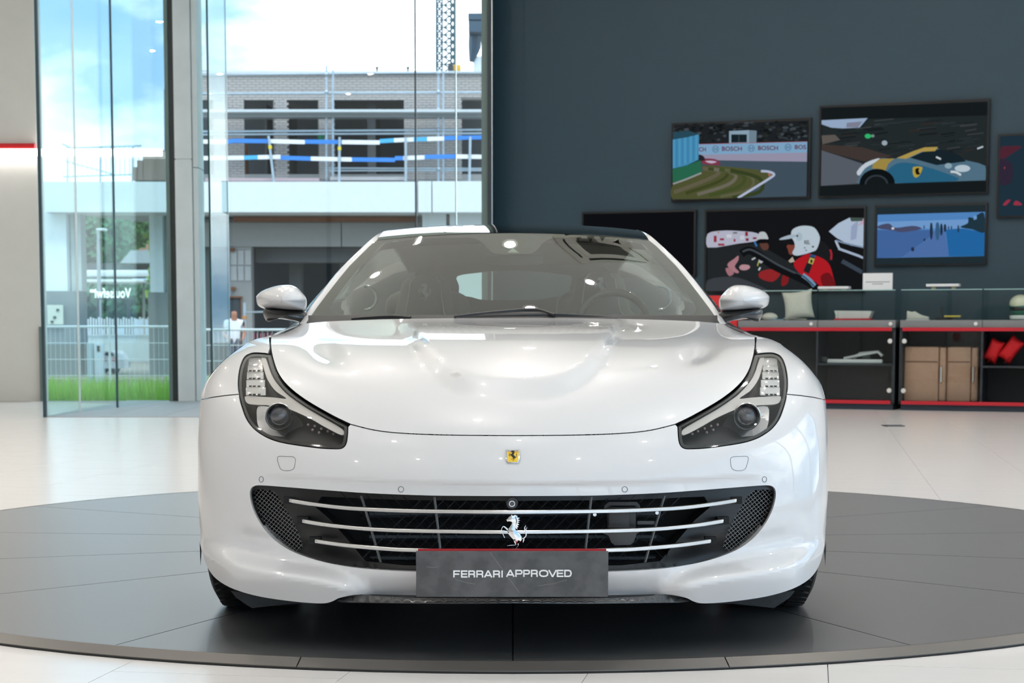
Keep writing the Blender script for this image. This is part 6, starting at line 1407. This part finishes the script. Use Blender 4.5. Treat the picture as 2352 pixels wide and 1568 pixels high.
MB().box(s - .19, s - .17, .12, .16, ZG + .02, ZG + .09).build('box_flap', MATS['box_white'], t, xf=XW)
t, s, z = lt('white_shoe', 'white low shoe inside the display above the suitcases', 'shoe', 2105, 735, .18)
q = MB(); q.prism([(-.10, 0), (.13, 0), (.14, .02), (.05, .045), (.02, .06), (-.02, .085), (-.05, .075), (-.10, .09)], lambda a, b, d: (s + a, d, ZG + .012 + b), .14, .21); q.build('upper', m_linen, t, xf=XW, bevel=.012)
MB().box(s - .105, s + .14, .135, .215, ZG, ZG + .012).build('sole', mat('sole_white', (.7, .7, .68), .6), t, xf=XW)
t, s, z = lt('leather_wallet', 'yellow and black open wallet inside the display beside white shoe', 'wallet', 2175, 735, .2)
MB().box(s - .12, s + .06, .14, .26, ZG, ZG + .03).build('wallet_case', m_cabi, t, xf=XW, bevel=.006); MB().box(s - .02, s + .15, .12, .2, ZG + .03, ZG + .05).build('wallet_flap', mat('wallet_yellow', (.62, .48, .08), .5), t, xf=XW, bevel=.005)
MB().tube([(s - .05, .2, ZG + .03), (s - .06, .2, ZG + .10), (s - .055, .2, ZG + .14)], .012, 8).build('pen_stand', m_darkmetal, t, xf=XW, smooth=50)
t, s, z = lt('racing_helmet', 'green and white racing helmet in the display at the frame edge', 'helmet', 2345, 735, .22)
MB().ball((s, .22, ZG + .135), (.125, .14, .125), 24, 14).build('shell', mat('helmet_green', (.02, .16, .10), .15, coat=1), t, xf=XW, smooth=60)
MB().ball((s - .005, .205, ZG + .175), (.118, .13, .095), 24, 14).build('crown', mat('helmet_cream', (.7, .68, .5), .2, coat=1), t, xf=XW, smooth=60)
MB().ball((s - .01, .16, ZG + .12), (.10, .09, .04), 20, 10).build('visor', m_gloss, t, xf=XW, smooth=60); MB().lathe([(.09, 0), (.115, .01), (.12, .04), (.115, .05)], (s, .22, ZG), (0, 0, 1), n=24).build('base_trim', mat('helmet_white', (.75, .75, .73), .3), t, xf=XW, smooth=50)
zs = zf(835)
t, s, z = lt('white_belt', 'flat white belt lying on the cabinet shelf under a folded belt', 'belt', 1962, 834, .2, 'white belts')
MB().box(s - .30, s + .32, .12, .18, zs, zs + .045).build('strap', mat('belt_white', (.75, .76, .76), .5), t, xf=XW, bevel=.015)
MB().box(s - .36, s - .28, .10, .2, zs, zs + .07).build('buckle', m_darkmetal, t, xf=XW, bevel=.008)
t, s, z = lt('white_belt', 'folded white belt with black buckle leaning on flat belt', 'belt', 1985, 820, .26, 'white belts')
q = MB()
for k in range(3): q.tube([(s - .22 + .05 * k, .24 + .02 * k, zs + .05), (s - .05, .24 + .02 * k, zs + .085 + .01 * k), (s + .15, .24 + .02 * k, zs + .125), (s + .20, .24 + .02 * k, zs + .08)], .017, 8)
q.build('strap', MATS['belt_white'], t, xf=XW, smooth=60); MB().box(s - .02, s + .07, .21, .25, zs + .03, zs + .08).build('buckle', m_darkmetal, t, xf=XW, bevel=.006)
m_tan = mat('tan_leather', (.44, .25, .165), .5, var=.1, bump=.05, scale=25)
zc0 = ZR0 + TK
for k, (a, b, y0) in enumerate(((2076, 2172, .10), (2174, 2246, .14))):
    s0, s1 = S(a, 860, y0)[0], S(b, 860, y0)[0]; zt = S(2100, 796, y0)[1]
    t = thing('suitcase', ['larger tan leather suitcase standing behind the glass door', 'narrower tan leather suitcase beside the larger one'][k], 'suitcase', tuple(Lw((s0 + s1) / 2, .3, zc0)), 'tan leather suitcases')
    MB().box(s0, s1 - .075, y0 + .005, y0 + .30, zc0, zt).build('case_front', m_tan, t, xf=XW, bevel=.02); MB().box(s1 - .07, s1, y0, y0 + .30, zc0 + .005, zt - .005).build('case_back', m_tan, t, xf=XW, bevel=.02)
    q = MB(); xh = s1 - .045; zm = (zc0 + zt) / 2; q.tube([(xh, y0, zm + .09), (xh, y0 - .035, zm + .08), (xh, y0 - .035, zm - .08), (xh, y0, zm - .09)], .009, 8); q.build('handle', m_chrome, t, xf=XW, smooth=50)
    MB().box(s0 + .01, s1 - .09, y0 - .002, y0 + .006, zt - .165, zt - .155).build('seam', mat('tan_seam', (.16, .08, .045), .6), t, xf=XW)
m_rc = mat('red_cushion', (.62, .006, .012), .75, var=.1)
zsh = zf(838)
for k, (a, b) in enumerate(((2259, 2306), (2298, 2346))):
    s0, z = S((a + b) / 2, 812, .2)
    t = thing('red_cushion', ['small red cushion leaning at the left on the open shelf', 'larger red cushion leaning beside the small one on open shelf'][k], 'cushion', tuple(Lw(s0, .2, zsh)), 'red cushions')
    q = pillow(MB(), (0, 0, 0), (.085 if k else .08, .05, .15 if k else .135), .62 if k else .42, 0.0)
    q.v = [(x + s0, y * 1.6 + .2, zz + z) for x, y, zz in q.v]; zl = min(v[2] for v in q.v); q.v = [(x, y, zz - zl + zsh + .001) for x, y, zz in q.v]
    q.build('cushion_cover', m_rc, t, xf=XW, smooth=60); MB().tube([(s0 - .06, .14, zsh + .03), (s0 + .0, .12, zsh + .10)], .004, 5).build('seam', mat('dark_red_seam', (.3, .002, .005), .8), t, xf=XW)
# cards and tablets on the glass tops
ZTT = ZT + .009
m_card = mat('white_card', (.78, .80, .82), .6, var=.02)
s0, s1 = S(1982, 650, .12)[0], S(2050, 650, .12)[0]; zt = S(2016, 627, .12)[1]
t = thing('card_sign', 'white card sign standing on the glass cabinet top', 'sign', tuple(Lw((s0 + s1) / 2, .12, ZTT)))
MB().box(s0, s1, .115, .125, ZTT, zt).build('card', m_card, t, xf=XW); q = MB()
for z, w_ in ((.45, .13), (.33, .06)): q.box((s0 + s1) / 2 - w_, (s0 + s1) / 2 + w_, .114, .115, ZTT + (zt - ZTT) * z, ZTT + (zt - ZTT) * (z + .05))
q.build('printed_lines', mat('print_grey', (.30, .32, .34), .7), t, xf=XW); MB().box(s0 + .1, s1 - .1, .125, .2, ZTT, ZTT + .01).build('foot', m_card, t, xf=XW)
for k, (a, b, y0, y1) in enumerate(((1880, 1950, 665, 671), (2128, 2203, 657, 664))):
    s0, s1 = S(a, 668, .1)[0], S(b, 668, .1)[0]
    t = thing('price_board', ['flat white board lying on glass top beside the card sign', 'flat white board on clear feet above the suitcase cabinet'][k], 'board', tuple(Lw((s0 + s1) / 2, .1, ZTT)), 'white boards on the glass tops')
    zz = ZTT + (.012 if k == 0 else .03)
    MB().box(s0, s1, .06, .22, zz, zz + .028).build('board', m_card, t, xf=XW, bevel=.003)
    for x in (s0 + .05, s1 - .08): MB().box(x, x + .04, .10, .16, ZTT, zz).build('foot', mat('foot_tan', (.42, .36, .2), .5), t, xf=XW)
